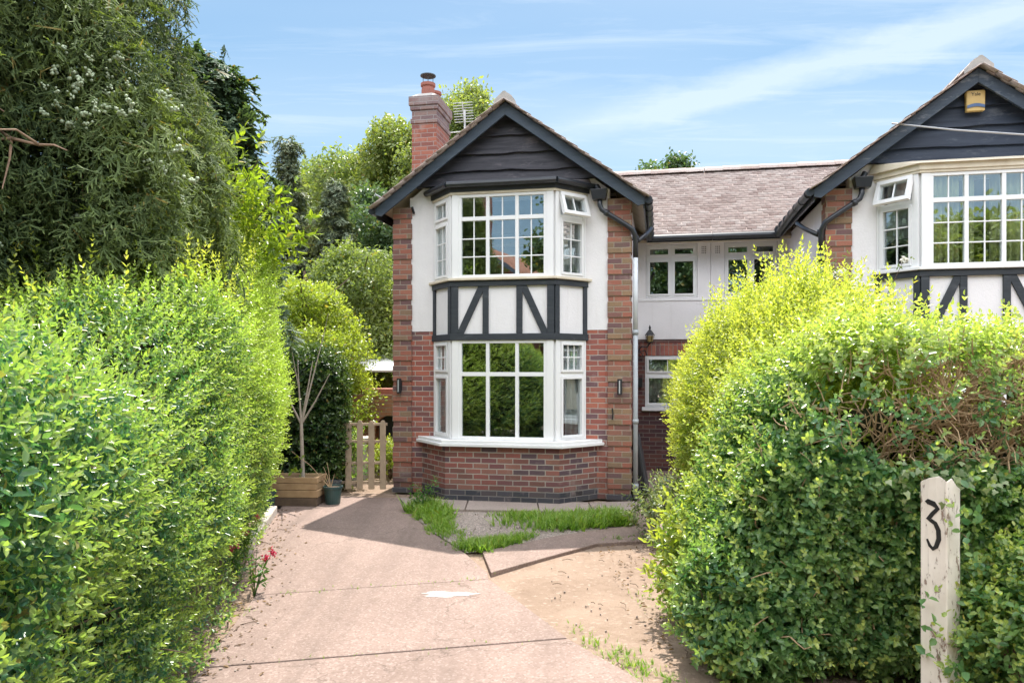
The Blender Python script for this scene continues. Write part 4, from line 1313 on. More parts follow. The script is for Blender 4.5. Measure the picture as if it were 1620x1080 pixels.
# curtains hang behind the panes: things of their own
def curtain(house, a, b, z0, z1, mat, label, folds=7, depth=.025, group=None):
    """A pleated curtain hung between two points of the house plan."""
    A, B = local((*a, 0), house), local((*b, 0), house)
    n = folds * 6
    t = (B - A); nn = Vector((t.y, -t.x, 0)).normalized()
    cx = (A + B) / 2
    rr = random.Random(int(a[0] * 100) + int(z0 * 10))
    ph = rr.uniform(0, 6)
    vs, fs = [], []
    for j, z in enumerate((z0, (z0 + z1) / 2, z1)):
        for k in range(n + 1):
            p = A + t * (k / n) + nn * depth * math.sin(k / n * folds * 6.28 + ph) * (1 - .35 * (j == 2)) - cx
            vs.append((p.x, p.y, z))
    for j in range(2):
        for k in range(n):
            fs.append((j * (n + 1) + k, j * (n + 1) + k + 1, (j + 1) * (n + 1) + k + 1, (j + 1) * (n + 1) + k))
    m = MB(); m.add(vs, fs)
    o = m.build('curtain', mat, None, smooth=True, recalc=False)
    o.location = (cx.x, cx.y, 0)
    so = o.modifiers.new('thickness', 'SOLIDIFY'); so.thickness = .004
    return tag(o, label, 'curtain', group)


cg, cgr = M['curtain_grey'], M['curtain_green']
curtain(H1, (XC - 1.02, .06), (XC - .80, -.25), .87, 2.2, cg, 'pale curtain behind the narrow left light of the ground floor bay', 4)
curtain(H1, (XC + .83, -.20), (XC + 1.04, .04), .87, 2.2, cg, 'pale curtain behind the narrow right light of the ground floor bay', 3)
curtain(H1, (XC - 1.05, .03), (XC - .76, -.30), 3.12, 4.25, cg, 'grey curtain behind the left light of the upper bay on the driveway house', 5)
curtain(H1, (XC + .76, -.30), (XC + 1.05, .03), 3.12, 4.25, cg, 'grey curtain behind the open top light of the driveway house', 5)
curtain(H2, (XC + .76, -.28), (XC + .98, -.02), 3.5, 4.25, cg, 'pale curtain behind the open top light of the house with the alarm box', 3)
curtain(H2, (XC + .66, -.365), (XC + .27, -.365), 3.12, 4.25, cgr, 'yellow green curtain filling the first light of the house with the alarm box', 6)
curtain(H2, (XC + .20, -.30), (XC + .10, -.365), 3.12, 4.25, cgr, 'narrow edge of yellow green curtain beside the gap in the middle light', 2)
curtain(H2, (XC - .10, -.30), (XC - .55, -.365), 3.12, 4.25, cgr, 'yellow green curtain right of the gap, at the edge of the photo', 6)
curtain(H1, (R_ := 1.70 + .16, 3.14), (1.70 + .85, 3.14), 1.17, 2.03, M['curtain_white'], 'cream net curtain in the small window beside the passage', 9, .02)

# service cable to the right house
m = MB()
p0 = local((XC + 1.02, -.30, 4.90), H2)
p0 = Vector((p0.x, p0.y, 4.95)); p1 = Vector((15, 5, 5.6))
pc = [p0.lerp(p1, k / 16) - Vector((0, 0, .9 * 4 * (k / 16) * (1 - k / 16))) for k in range(17)]
m.tube([tuple(p - p0) for p in pc], .011, 6)
o = m.build('telephone_cable', M['cable'], None, smooth=True); o.location = p0
tag(o, 'thin grey overhead cable slung from the right gable past the yellow alarm box', 'cable')

# ------------------------------------------------------------------ hedges and shrubs
def privet_protos(seed, n=4, **kw):
    r = np.random.default_rng(seed)
    return [shoot(r, **kw) for _ in range(n)]


def leafy(name, mat, parent, protos, sdf, lo, hi, n, depth, rng, upbias=.5, scale=(.75, 1.25), tone_fn=None, keep=None, droop=None, jit=.45, bias=1.0):
    P, G = shell_points(sdf, lo, hi, n, depth, rng, bias)
    if keep is not None:
        k = keep(P, G, rng); P, G = P[k], G[k]
    d_ = unit(G + np.array([0, 0, upbias]) + rng.normal(0, jit, P.shape))
    R = frames(d_, rng)
    sc = rng.uniform(*scale, len(P))
    tone = tone_fn(P, G, rng) if tone_fn else None
    return scatter(name, protos, P - d_ * .05, R, sc, mat, parent, tone, rng)


# -- left privet hedge
hl = thing('hedge', 'long tall privet hedge running along the left side of the driveway', 'hedge', (-2.8, 6, 0))
A0, D0 = np.array([-1.66, 3.7]), unit(np.array([-1.3, 5.55]))
N0 = np.array([D0[1], -D0[0]])


def hedge_left(p):
    q = p[:, :2] - A0
    s = q @ D0; c = q @ N0                       # along, and across towards the driveway
    top = np.interp(s, [-2.5, 0, 2.0, 3.6, 6.2], [1.85, 1.98, 2.60, 2.98, 3.05])
    top = top + .12 * np.sin(s * 2.3) + .07 * np.sin(s * 5.1 + 1)
    h_ = top / 2
    bulge = .02 + .16 * np.sin(np.clip((p[:, 2] - .3) / 2.6, 0, 1) * math.pi) + np.interp(s, [0, 2, 6], [-.12, 0, .06])
    loc = np.stack([s - 1.60, c + 1.02, (p[:, 2] - h_) * 1.0], -1)
    q3 = np.abs(loc) - np.stack([np.full(len(p), 4.05 - .45), .95 + bulge - .45, h_ - .45 + .0 * s], -1)
    d_ = np.linalg.norm(np.maximum(q3, 0), axis=1) + np.minimum(q3.max(1), 0) - .45
    return d_ + .15 * wave_noise(p, 2.4, 11) + .10 * wave_noise(p, 5.5, 12, 2) + np.interp(p[:, 2], [0, .7], [.30, 0]) * np.interp(s, [0, 2.2], [-.1, .9])


rng = np.random.default_rng(21)
lo_, hi_ = (-6.0, 1.0, .0), (-.6, 10.2, 3.5)
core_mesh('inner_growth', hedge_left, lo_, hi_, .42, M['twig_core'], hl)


def vis_left(P, G, r):
    facing = (G[:, 0] > -.35) | (G[:, 2] > .3)
    near = np.clip((8.5 - P[:, 1]) / 6, .55, 1)
    gap = np.clip(wave_noise(P, 4.2, 13) * 1.3 - .15, 0, .8) * np.interp(P[:, 2], [0, .6, 2.4], [1, .8, .55])
    return facing & (r.random(len(P)) < near * (1 - gap))


def growth_shade_left(P, G, r):  # new growth on the crown; shade of the near end put into the tone
    t = np.clip((P[:, 2] - 1.35) / 1.2, 0, 1) * .85 * np.interp(P[:, 1], [3.6, 6.2], [.15, 1]) + np.clip((P[:, 1] - 4.8) / 2.4, 0, 1) * .75 * np.clip(P[:, 2] / 1.2, .3, 1) - .12 + np.clip(G[:, 2], 0, 1) * .35 * np.interp(P[:, 1], [3.6, 6], [.3, 1])
    return np.clip(t + .22 * wave_noise(P, 1.8, 5) + r.normal(0, .15, len(P)), 0, 1)


leafy('foliage', M['privet'], hl, privet_protos(1, 5, pairs=6, L=.15, leaf=.038, wid=.020), hedge_left, lo_, hi_, 52000, .38, rng, .45, (.75, 1.25), growth_shade_left, vis_left)
# taller loose shoots on the crown of the hedge
Pt, Gt = shell_points(hedge_left, (-6, 3, 1.8), hi_, 9000, .06, rng)
k = (Gt[:, 2] > .55) & (rng.random(len(Pt)) < np.interp(Pt[:, 1], [4, 6.5], [.08, 1]))
Pt = Pt[k][:1100]
dt = unit(np.array([.05, 0, 1]) + rng.normal(0, .22, Pt.shape))
scatter('foliage', privet_protos(2, 4, pairs=8, L=.30, leaf=.050, wid=.024, ang=50), Pt, frames(dt, rng), rng.uniform(.5, 1.1, len(Pt)), M['privet_gold'], hl, rng.uniform(.1, .6, len(Pt)), rng)
m = MB()
Pw, Gw = shell_points(hedge_left, (-3.6, 2.4, 0), (-.9, 9.6, 1.0), 90, .25, rng)
twigs(m, rng, [p - np.array(hl.location) - .15 * g for p, g in zip(Pw, Gw)], Gw * .3 + np.array([0, 0, .9]), .35, .006)
m.build('twigs', M['bark'], hl)

rg = np.random.default_rng(24)
yy = rg.uniform(4.0, 9.0, 420)
Pf = np.stack([-1.95 - .235 * (yy - 4.33) + rg.normal(0, .09, 420) - np.interp(yy, [4, 6.5], [.0, .10]), yy, np.abs(rg.normal(0, .10, 420)) + .03], -1)
scatter('low_foliage', privet_protos(7, 3, pairs=4, L=.13, leaf=.042, wid=.024, ang=60), Pf, frames(np.array([.6, -.1, .6]) + rg.normal(0, .45, Pf.shape), rg), rg.uniform(.6, 1.2, 420), M['privet'], hl, np.clip(rg.normal(.3, .3, 420), 0, 1), rg)

# -- right: tall loose golden privet, then the clipped hedge turned along the street
hp = thing('privet_bush', 'tall bulging yellow green privet bush right of the path, in front of the white wall', 'bush', (2.3, 6.6, 0))


def privet_right(p):
    z = p[:, 2]
    wide = np.interp(z, [0, .4, 1.0, 1.7, 2.3, 2.7], [.60, .66, .76, .76, .64, .40])
    cx = 2.60 + .035 * (p[:, 1] - 6.4) - np.interp(p[:, 1], [5, 6.5], [.12, 0])
    h_ = np.interp(p[:, 1], [5.0, 5.8, 7.2, 9], [1.90, 2.22, 2.36, 2.10]) * np.interp(p[:, 0], [1.7, 2.5], [.90, 1.03])
    q = np.stack([(p[:, 0] - cx) / wide * .9, (p[:, 1] - 6.85) / 2.15 * .95, (z - h_ / 2) / (h_ / 2) * .95], -1)
    q6 = (np.abs(q) ** 3.2).sum(1) ** (1 / 3.2)
    return (q6 - 1) * .85 + .13 * wave_noise(p, 2.1, 31) + .07 * wave_noise(p, 6, 32, 2)


rng = np.random.default_rng(22)
lo_, hi_ = (1.0, 4.4, 0), (3.9, 9.3, 3.0)
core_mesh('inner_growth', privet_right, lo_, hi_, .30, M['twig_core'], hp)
leafy('foliage', M['privet_gold'], hp, privet_protos(3, 5, pairs=6, L=.19, leaf=.044, wid=.022), privet_right, lo_, hi_, 17000, .32, rng, .5, (.75, 1.3),
      lambda P, G, r: np.clip((P[:, 2] - .9) / 1.6, -.2, 1) * .7 + .3 * wave_noise(P, 2, 6) + r.normal(0, .15, len(P)),
      lambda P, G, r: ((G[:, 0] < .5) | (G[:, 2] > .2)) & (G[:, 1] < .75))
Pt, Gt = shell_points(privet_right, (1.2, 4.6, 1.9), hi_, 5000, .06, rng)
k = Gt[:, 2] > .5
Pt = Pt[k][:420]
dt = unit(np.array([0, 0, 1]) + rng.normal(0, .20, Pt.shape))
scatter('foliage', privet_protos(4, 4, pairs=9, L=.38, leaf=.055, wid=.026, ang=46), Pt, frames(dt, rng), rng.uniform(.55, 1.25, len(Pt)), M['privet_gold'], hp, rng.uniform(.3, .9, len(Pt)), rng)

hc = thing('hedge', 'clipped box shaped hedge with bare brown twigs showing, behind the white number post', 'hedge', (3, 4.9, 0))


def hedge_right(p):
    top = np.interp(p[:, 0], [1.3, 2.0, 5], [1.90, 2.06, 2.04])
    left = np.interp(p[:, 2], [0, .5, 1.2, 2.0], [1.16, 1.24, 1.50, 1.82])
    cx = (left + 6.4) / 2; hx = (6.4 - left) / 2
    front = np.interp(p[:, 0], [1.1, 1.6, 2.4], [4.42, 4.20, 4.10])
    q = np.stack([np.abs(p[:, 0] - cx) - hx, np.abs(p[:, 1] - (front + 5.9) / 2) - (5.9 - front) / 2, np.abs(p[:, 2] - top / 2) - top / 2], -1) + .28
    d_ = np.linalg.norm(np.maximum(q, 0), axis=1) + np.minimum(q.max(1), 0) - .28
    return d_ + .10 * wave_noise(p, 2.6, 41) + .07 * wave_noise(p, 6, 42, 2)


rng = np.random.default_rng(23)
lo_, hi_ = (.9, 3.75, 0), (5.2, 6.1, 2.5)
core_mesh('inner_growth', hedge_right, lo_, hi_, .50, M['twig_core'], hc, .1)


def bare(P):
    """The clipped band where old wood shows."""
    b = np.clip((P[:, 0] - 1.75) / .5, 0, 1) * np.exp(-((P[:, 2] - 1.55) / .42) ** 2)
    return np.clip(b * (.85 + .7 * wave_noise(P, 3.2, 43)), 0, 1)


def keep_right(P, G, r):
    gap = np.clip(wave_noise(P, 5.5, 45) * 2.0, 0, .93)
    return (G[:, 1] < .6) & (r.random(len(P)) > np.clip(bare(P) * 1.5, 0, .93)) & (r.random(len(P)) > gap)


def tone_right(P, G, r):
    return np.clip((P[:, 2] - 1.6) / .4, 0, 1) * .7 + .45 * wave_noise(P, 2.8, 44) + r.normal(0, .12, len(P))


leafy('foliage', M['hedge_clip'], hc, privet_protos(9, 4, pairs=6, L=.24, leaf=.046, wid=.030, ang=60, tipnew=.9), hedge_right, lo_, hi_, 2600, .10, rng, .6, (.6, 1.3), tone_right, lambda P, G, r: G[:, 1] < .5)
leafy('foliage', M['hedge_clip'], hc, privet_protos(5, 5, pairs=5, L=.12, leaf=.046, wid=.031, ang=60, tipnew=.5), hedge_right, lo_, hi_, 24000, .32, rng, .4, (.5, 1.4), tone_right, keep_right)
leafy('foliage', M['hedge_clip'], hc, privet_protos(6, 4, pairs=4, L=.09, leaf=.052, wid=.038, ang=65, tipnew=.2), hedge_right, (.9, 3.75, 0), (3.2, 5.2, 1.3), 4200, .12, rng, .1, (.8, 1.3), None, lambda P, G, r: G[:, 1] < .3)
m = MB()
Pw, Gw = shell_points(hedge_right, (1.5, 3.8, .9), (4.2, 4.9, 2.05), 9000, .20, rng)
kb = (rng.random(len(Pw)) < bare(Pw) ** 1.5) & (Gw[:, 1] < .2)
Pw, Gw = Pw[kb][:1900], Gw[kb][:1900]
twigs(m, rng, [p - np.array(hc.location) - .17 * g for p, g in zip(Pw, Gw)], Gw * 1.0 + np.array([0, 0, .5]) + rng.normal(0, .6, Gw.shape), .24, .0055, .22, 3)
Pw, Gw = shell_points(hedge_right, (1.4, 4.0, .2), (3.6, 4.9, 1.6), 320, .30, rng)
twigs(m, rng, [p - np.array(hc.location) for p in Pw], np.array([0, 0, 1]) + rng.normal(0, .6, Gw.shape), .25, .005, .4)
m.build('twigs', M['twig'], hc)

# -- low plants along the foot of the right hedges
def mound(name, label, cat, loc, r, hgt, mat, protos, n, seed, up=.6, tone=.2, jit=.6):
    t = thing(name, label, cat, loc)
    rg = np.random.default_rng(seed)
    a = rg.uniform(0, math.tau, n); q = np.sqrt(rg.random(n)); e = rg.random(n)
    d_ = np.stack([np.cos(a) * q, np.sin(a) * q, np.sqrt(np.clip(1 - q * q, 0, 1)) + .05], -1)
    P = np.array(loc) + d_ * np.array([r, r, hgt]) * (.55 + .45 * e[:, None]) * (1 + .18 * wave_noise(d_ * 2, 2, seed))[:, None]
    dd = unit(d_ + np.array([0, 0, up]) + rg.normal(0, jit, d_.shape))
    scatter('foliage', protos, P, frames(dd, rg), rg.uniform(.7, 1.3, n), mat, t, rg.random(n) * tone, rg)
    m_ = MB()
    for k in range(9):
        b = k * .7; m_.tube([(0, 0, -.04), (math.cos(b) * r * .3, math.sin(b) * r * .3, hgt * .4), (math.cos(b) * r * .6, math.sin(b) * r * .6, hgt * .75)], .008, 5, taper=.003)
    m_.build('stem', M['bark'], t)
    return t


r0 = np.random.default_rng(8)
big = [shoot(r0, pairs=4, L=.20, leaf=.085, wid=.042, ang=60, tipnew=.7) for _ in range(4)]
mid = [shoot(r0, pairs=4, L=.15, leaf=.055, wid=.032, ang=62, tipnew=.5) for _ in range(4)]
mound('shrub', 'pale variegated low shrub at the foot of the yellow green bush, nearest the passage', 'shrub', (1.78, 7.9, 0), .48, .62, M['ivy_pale'], mid, 420, 51, tone=.7)
mound('shrub', 'bright broad leaved young shrub spilling onto the dirt at the hedge corner', 'shrub', (1.46, 5.35, 0), .40, .95, M['privet_gold'], big, 330, 52)
mound('shrub', 'low dark leaved shrub in front of the clipped hedge, left of the number post', 'shrub', (1.32, 4.50, 0), .34, .70, M['privet'], mid, 420, 53)
mound('shrub', 'dense dark green shrub growing over the foot of the number post', 'shrub', (2.72, 3.84, 0), .50, 1.02, M['hedge_clip'], [shoot(r0, pairs=4, L=.13, leaf=.044, wid=.031, ang=62) for _ in range(4)], 1300, 54)
iv = thing('ivy', 'pale ivy trailing over the top of the white number post', 'ivy', (2.3, 3.9, 1.2))
rg = np.random.default_rng(55)
n = 70
P = np.array([2.30, 3.90, 1.25]) + rg.normal(0, 1, (n, 3)) * np.array([.13, .07, .055])
scatter('leaves', [lobed(rg, .032)], P, frames(rg.normal(0, .6, (n, 3)) + np.array([.2, -.2, -.6]), rg, up=(0, -1, .5)), rg.uniform(.7, 1.4, n), M['ivy_pale'], iv, rg.random(n) * .7, rg)
P = np.array([2.85, 3.85, .75]) + rg.normal(0, 1, (40, 3)) * np.array([.12, .06, .12])
scatter('leaves', [lobed(rg, .07)], P, frames(rg.normal(0, .6, (40, 3)) + np.array([0, -.2, -.6]), rg, up=(0, -1, .5)), rg.uniform(.8, 1.5, 40), M['ivy_pale'], iv, rg.random(40), rg)

ps = np.array([(2.33, 3.73, .98), (2.36, 3.72, .86), (2.34, 3.72, 1.06), (2.37, 3.72, .70), (2.33, 3.72, .60), (2.10, 3.80, .62), (2.11, 3.78, .50), (2.12, 3.80, .36), (2.34, 3.80, 1.22), (2.16, 3.88, 1.31), (2.38, 3.73, 1.12), (2.32, 3.72, .45), (2.30, 3.71, .32)])
scatter('foliage', [shoot(rg, pairs=3, L=.15, leaf=.050, wid=.036, ang=62)], ps, frames(np.array([(-.7, -.25, .7)] * 5 + [(.5, -.3, .6)] * 3 + [(.1, -.4, .8)] * 2 + [(-.8, -.2, .3)] * 3) + rg.normal(0, .15, ps.shape), rg), rg.uniform(.8, 1.3, len(ps)), M['hedge_clip'], hc, None, rg)

# number post
post = thing('gate_post', 'flaking white painted timber post with a hand painted number 3', 'post', (2.245, 3.86, 0), rad(33))
m = MB()
q_ = [(-.068, -.068), (-.02, -.069), (.03, -.068), (.068, -.068), (.068, -.01), (.068, .068), (.0, .068), (-.068, .068), (-.069, .02), (-.068, -.03)]
tz = [1.275, 1.29, 1.245, 1.225, 1.235, 1.23, 1.245, 1.26, 1.285, 1.30]
n_ = len(q_)
m.add([(x, y, -.05) for x, y in q_] + [(x, y, z) for (x, y), z in zip(q_, tz)] + [(0, 0, 1.225)],
      [tuple(range(n_))[::-1]] + [(i, (i + 1) % n_, (i + 1) % n_ + n_, i + n_) for i in range(n_)] + [(n_ + i, n_ + (i + 1) % n_, 2 * n_) for i in range(n_)])
m.build('shaft', M['post'], post, .006)
# brush strokes of the figure on the face towards the driveway side
stroke = [(-.036, 1.150), (-.028, 1.158), (.002, 1.150), (.022, 1.128), (-.004, 1.098), (-.026, 1.066), (-.012, 1.062), (.010, 1.050), (.026, 1.016), (.028, .972), (.014, .930), (-.002, .916), (-.018, .930), (-.032, .962)]
m = MB()
wd = [.010, .014, .014, .011, .010, .011, .010, .011, .012, .012, .011, .010, .008, .005]
L_, R_ = [], []
for i, (x, z) in enumerate(stroke):
    a = stroke[max(i - 1, 0)]; b = stroke[min(i + 1, len(stroke) - 1)]
    t = Vector((b[0] - a[0], b[1] - a[1])).normalized()
    L_.append((x - t.y * wd[i], z + t.x * wd[i])); R_.append((x + t.y * wd[i], z - t.x * wd[i]))
fx = -.0695
vs = [(fx, -x, z) for x, z in L_] + [(fx, -x, z) for x, z in R_] + [(fx - .0015, -x, z) for x, z in L_] + [(fx - .0015, -x, z) for x, z in R_]
k = len(stroke)
fc = []
for i in range(k - 1):
    fc += [(2 * k + i, 2 * k + i + 1, 3 * k + i + 1, 3 * k + i), (i, i + 1, 2 * k + i + 1, 2 * k + i), (k + i, 3 * k + i, 3 * k + i + 1, k + i + 1)]
m.add(vs, fc)
m.build('number', M['number_paint'], post)

# -- arching bright broad-leaved shrub over the left hedge
la = thing('shrub', 'bright yellow green large leaved shrub arching above the left hedge', 'shrub', (-3.3, 7.6, 0))
rng = np.random.default_rng(61)
m = MB(); LP, LD = [], []
heads = [(-2.25, 7.2, 3.55), (-2.05, 7.5, 3.30), (-2.45, 7.1, 3.85), (-2.75, 7.2, 3.95), (-2.6, 6.9, 3.45), (-3.0, 6.8, 3.6), (-2.35, 7.4, 3.1), (-2.9, 7.3, 3.3), (-2.65, 7.6, 3.7), (-3.1, 7.0, 3.2)]
for hd in heads:
    st = np.array([-3.3 + rng.normal(0, .12), 7.6 + rng.normal(0, .2), 1.6])
    hd = np.array(hd); mid_ = (st + hd) / 2 + np.array([-.15, 0, .45])
    pts = [(1 - t) ** 2 * st + 2 * t * (1 - t) * mid_ + t * t * hd for t in np.linspace(0, 1, 9)]
    m.tube([tuple(p - np.array(la.location)) for p in pts], .016, 6, taper=.005)
    for t in np.linspace(.35, 1, 34):
        p = (1 - t) ** 2 * st + 2 * t * (1 - t) * mid_ + t * t * hd
        LP.append(p + rng.normal(0, .09, 3)); LD.append(np.array([.5, -.25, .25]) + rng.normal(0, .5, 3))
m.tube([(0, 0, 0), (0, 0, 1.7)], .04, 8, taper=.02)
m.build('stem', M['bark'], la)
scatter('foliage', [shoot(rng, pairs=4, L=.22, leaf=.125, wid=.044, ang=58, tipnew=.4) for _ in range(4)], np.array(LP), frames(np.array(LD), rng), rng.uniform(.7, 1.2, len(LP)), M['laurel'], la, rng.random(len(LP)) * .5, rng)

# ------------------------------------------------------------------ trees
def limb_set(m, rng, base, hgt, spread, n, r0_, start=.3, org=(0, 0, 0)):
    tips = []
    m.tube([(0, 0, -.1), (rng.normal(0, .05), rng.normal(0, .05), hgt * .4), (rng.normal(0, .15), rng.normal(0, .15), hgt * .8), (0, 0, hgt * .97)], r0_, 9, taper=r0_ * .15)
    for k in range(n):
        t = start + (1 - start) * (k + .5) / n
        a = k * 2.4 + rng.normal(0, .3); ln = spread * (1.15 - .7 * abs(t - .5)) * rng.uniform(.6, 1)
        z = hgt * t * .85
        e = np.array([math.cos(a) * ln, math.sin(a) * ln, z + ln * .55])
        mid_ = np.array([math.cos(a) * ln * .45, math.sin(a) * ln * .45, z + ln * .1])
        m.tube([(0, 0, z), tuple(mid_), tuple(e)], r0_ * .38 * (1.1 - t * .7), 6, taper=r0_ * .06)
        tips.append(e)
    return tips


def tree(label, loc, hgt, spread, mat, seed, bark='bark', nblob=26, per=70, leaf=.17, group='trees beyond the houses', low=.25, name='broadleaf_tree', tone=.5, shape=.55, skip=None):
    rng = np.random.default_rng(seed)
    t = thing(name, label, 'tree', loc, 0, group)
    m = MB(); limb_set(m, rng, None, hgt, spread, 12, .02 * hgt + .05, low + .05)
    m.build('trunk', M[bark], t)
    P, D, T = [], [], []
    for k in range(nblob):
        f = (k + .5) / nblob
        z = hgt * (low + (1 - low) * f) - .4
        prof = math.sin(math.pi * (.16 + .80 * f)) ** shape
        a = k * 2.4 + rng.normal(0, .4); q = spread * prof * rng.uniform(.35, .92)
        c = np.array([math.cos(a) * q, math.sin(a) * q, z])
        rb = spread * rng.uniform(.26, .44) * (.6 + .5 * prof)
        d_ = unit(rng.normal(0, 1, (per, 3)))
        rr = rb * (.55 + .5 * rng.random(per)) * (1 + .25 * wave_noise(d_ * 2, 2, k + seed))
        p = c + d_ * rr[:, None] * np.array([1, 1, .78])
        P.append(p); D.append(unit(d_ + np.array([0, 0, .4]))); T.append(np.clip(rng.random(per) * tone * .5 + tone * .5 * (rng.random() + .3 * d_[:, 2]), 0, 1))
    P, D, T = np.concatenate(P), np.concatenate(D), np.concatenate(T)
    protos = [cluster(rng, 13, leaf * 2.1, leaf, leaf * .58) for _ in range(4)]
    scatter('crown', protos, P + np.array(loc), frames(D, rng), rng.uniform(.7, 1.3, len(P)), mat, t, T, rng)
    return t


def conifer(label, loc, hgt, spread, mat, seed, name='conifer', droop=.35, n=26, group='trees beyond the houses', cat='tree', bark='bark', sl=.42, low=.06, power=1.25):
    rng = np.random.default_rng(seed)
    t = thing(name, label, cat, loc, 0, group)
    m = MB(); m.tube([(0, 0, -.1), (rng.normal(0, .06), 0, hgt * .5), (0, 0, hgt)], .03 * hgt * .5 + .05, 8, taper=.012)
    P, D, T = [], [], []
    for k in range(n * 4):
        f = low + (1 - low) * (k / (n * 4)) ** .9
        z = hgt * f; ln = spread * (1 - f) ** power * rng.uniform(.6, 1.08) + .12
        a = k * 2.4 + rng.normal(0, .3); dr = np.array([math.cos(a), math.sin(a), 0])
        def pt(s): return dr * ln * s + np.array([0, 0, z + ln * (.22 * s - droop * s * s)])
        if k % 2 == 0:
            m.tube([tuple(pt(0)), tuple(pt(.5)), tuple(pt(1))], .018 + .012 * ln * .5, 4, taper=.005)
        for s in np.arange(.18, 1.02, .30 / max(ln, .3) * .5):
            for _ in range(3):
                P.append(pt(s) + rng.normal(0, .09, 3)); sd = np.array([-dr[1], dr[0], 0]) * rng.choice([-1, 1])
                D.append(dr * (.5 + .4 * (droop < .3)) + sd * .6 + np.array([0, 0, -.30 - droop * .8 * rng.random()]) + rng.normal(0, .25, 3)); T.append(.55 * s * rng.random() + .1)
    m.build('trunk', M[bark], t)
    P, D, T = np.array(P) + np.array(loc), np.array(D), np.array(T)
    protos = [spray(rng, sl, 7, .022, .5, .5) for _ in range(4)]
    scatter('crown', protos, P, frames(D, rng, up=(0, 0, 1)), rng.uniform(.6, 1.2, len(P)), mat, t, T, rng)
    return t


conifer('grey green drooping conifer with slender tip, taller of the pair behind the left hedge', (-7.6, 25, 0), 9.6, 2.6, M['deodar'], 71, 'deodar_tree', n=34, droop=.15)
conifer('shorter grey green drooping conifer close beside its taller neighbour behind the left hedge', (-5.9, 24.5, 0), 8.1, 2.8, M['deodar'], 72, 'deodar_tree', n=32, droop=.15)
tree('pale yellowish leaved tree between the conifers and the chimney', (-6.4, 33, 0), 11.2, 3.2, M['ash'], 73, nblob=44, per=90, leaf=.16, low=.10, shape=.3)
tree('rounded dark green tree just left of the house corner', (-5.0, 28, 0), 8.6, 2.2, M['dark_tree'], 74, nblob=34, per=80, leaf=.16, low=.06)
tree('tall mid green tree rising behind the left eave below the chimney', (-4.4, 31, 0), 12.2, 2.6, M['beech'], 75, nblob=44, per=100, leaf=.15, low=.1, shape=.35)
tree('tall light green tree standing behind the chimney and aerial', (-2.1, 36, 0), 15.4, 2.6, M['ash'], 76, nblob=40, per=110, leaf=.16, low=.3)
tree('distant dark tree top showing over the ridge between the two gables', (8.3, 40, 0), 13.2, 2.6, M['dark_tree'], 77, nblob=24, per=70, leaf=.22, low=.4)
tree('sunny low tree behind the picket gate', (-3.6, 16.8, 0), 4.7, 1.7, M['ash'], 78, nblob=34, per=130, leaf=.075, low=.1, group='garden trees behind the gate')
tree('yellow green garden tree past the end of the left hedge', (-3.75, 13.3, 0), 3.7, 1.25, M['privet_gold'], 79, nblob=34, per=140, leaf=.055, low=.08, group='garden trees behind the gate')
tree('small bright tree behind the far left hedge end', (-5.8, 15.5, 0), 4.3, 1.7, M['privet_gold'], 80, nblob=34, per=130, leaf=.065, low=.1, group='garden trees behind the gate')
tree('full mid green tree between the drooping conifers and the house', (-7.6, 35, 0), 11.6, 3.4, M['beech'], 181, nblob=48, per=100, leaf=.16, low=.08, shape=.28)
tree('bushy dark tree low beside the left eave of the house', (-3.9, 25, 0), 7.4, 1.9, M['dark_tree'], 182, nblob=40, per=100, leaf=.12, low=.05, shape=.35)
# wood far behind, one mass
wd_ = []
rng = np.random.default_rng(81)
n = 11000
P = np.stack([rng.uniform(-34, 2, n), rng.uniform(40, 50, n), np.zeros(n)], -1)
P[:, 2] = rng.random(n) ** .7 * (11.8 + 1.6 * wave_noise(P, .35, 82))
scatter('far_woods', [cluster(rng, 22, .8, .20, .12) for _ in range(4)], P, frames(rng.normal(0, .5, (n, 3)) + np.array([0, -.3, 1]), rng), rng.uniform(.7, 1.4, n), M['beech'], None, rng.random(n) * .5, rng, 'stuff')

# ivy-dark evergreen behind the planter
def ivy_sdf(p):
    return rounded(p, (-3.02, 10.95, 1.0), (.52, .55, 1.12), .4) + .12 * wave_noise(p, 2.5, 91) + .05 * wave_noise(p, 7, 92, 2)


ih = thing('evergreen_bush', 'dark ivy clad evergreen bush behind the wooden planter, beside the picket gate', 'bush', (-3.0, 10.95, 0))
rng = np.random.default_rng(91)
lo_, hi_ = (-3.9, 10.0, 0), (-2.1, 11.8, 2.9)
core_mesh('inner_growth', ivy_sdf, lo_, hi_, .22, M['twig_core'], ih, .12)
leafy('foliage', M['ivy'], ih, [shoot(rng, pairs=4, L=.14, leaf=.06, wid=.04, ang=65) for _ in range(4)], ivy_sdf, lo_, hi_, 5200, .26, rng, .2, (.7, 1.3),
      lambda P, G, r: np.clip((P[:, 2] - 1.7), 0, 1) * .6 + r.normal(0, .15, len(P)))

# -- big cypress over the left of the drive, with pale cones
cy = thing('cypress_tree', 'large overhanging cypress with hanging sprays and pale cone clusters at the upper left', 'tree', (-4.35, 5.6, 0))
rng = np.random.default_rng(95)
m = MB()
m.tube([(0, 0, -.1), (.05, 0, 3), (0, 0, 7), (0, 0, 11)], .26, 10, taper=.04); m.build('trunk', M['bark_red'], cy)


def cyp(p):
    r_ = np.interp(p[:, 2], [1.5, 2.1, 3.2, 4.4, 6.0, 9, 11], [1.2, 1.78, 1.85, 1.55, 1.25, 1.0, .3])
    q = np.hypot(p[:, 0] + 4.25, p[:, 1] - 5.3)
    return (q - r_) * .9 + .36 * wave_noise(p * np.array([1, 1, .5]), 2.2, 96) + .26 * wave_noise(p * np.array([1, 1, .55]), 4.2, 97, 2)


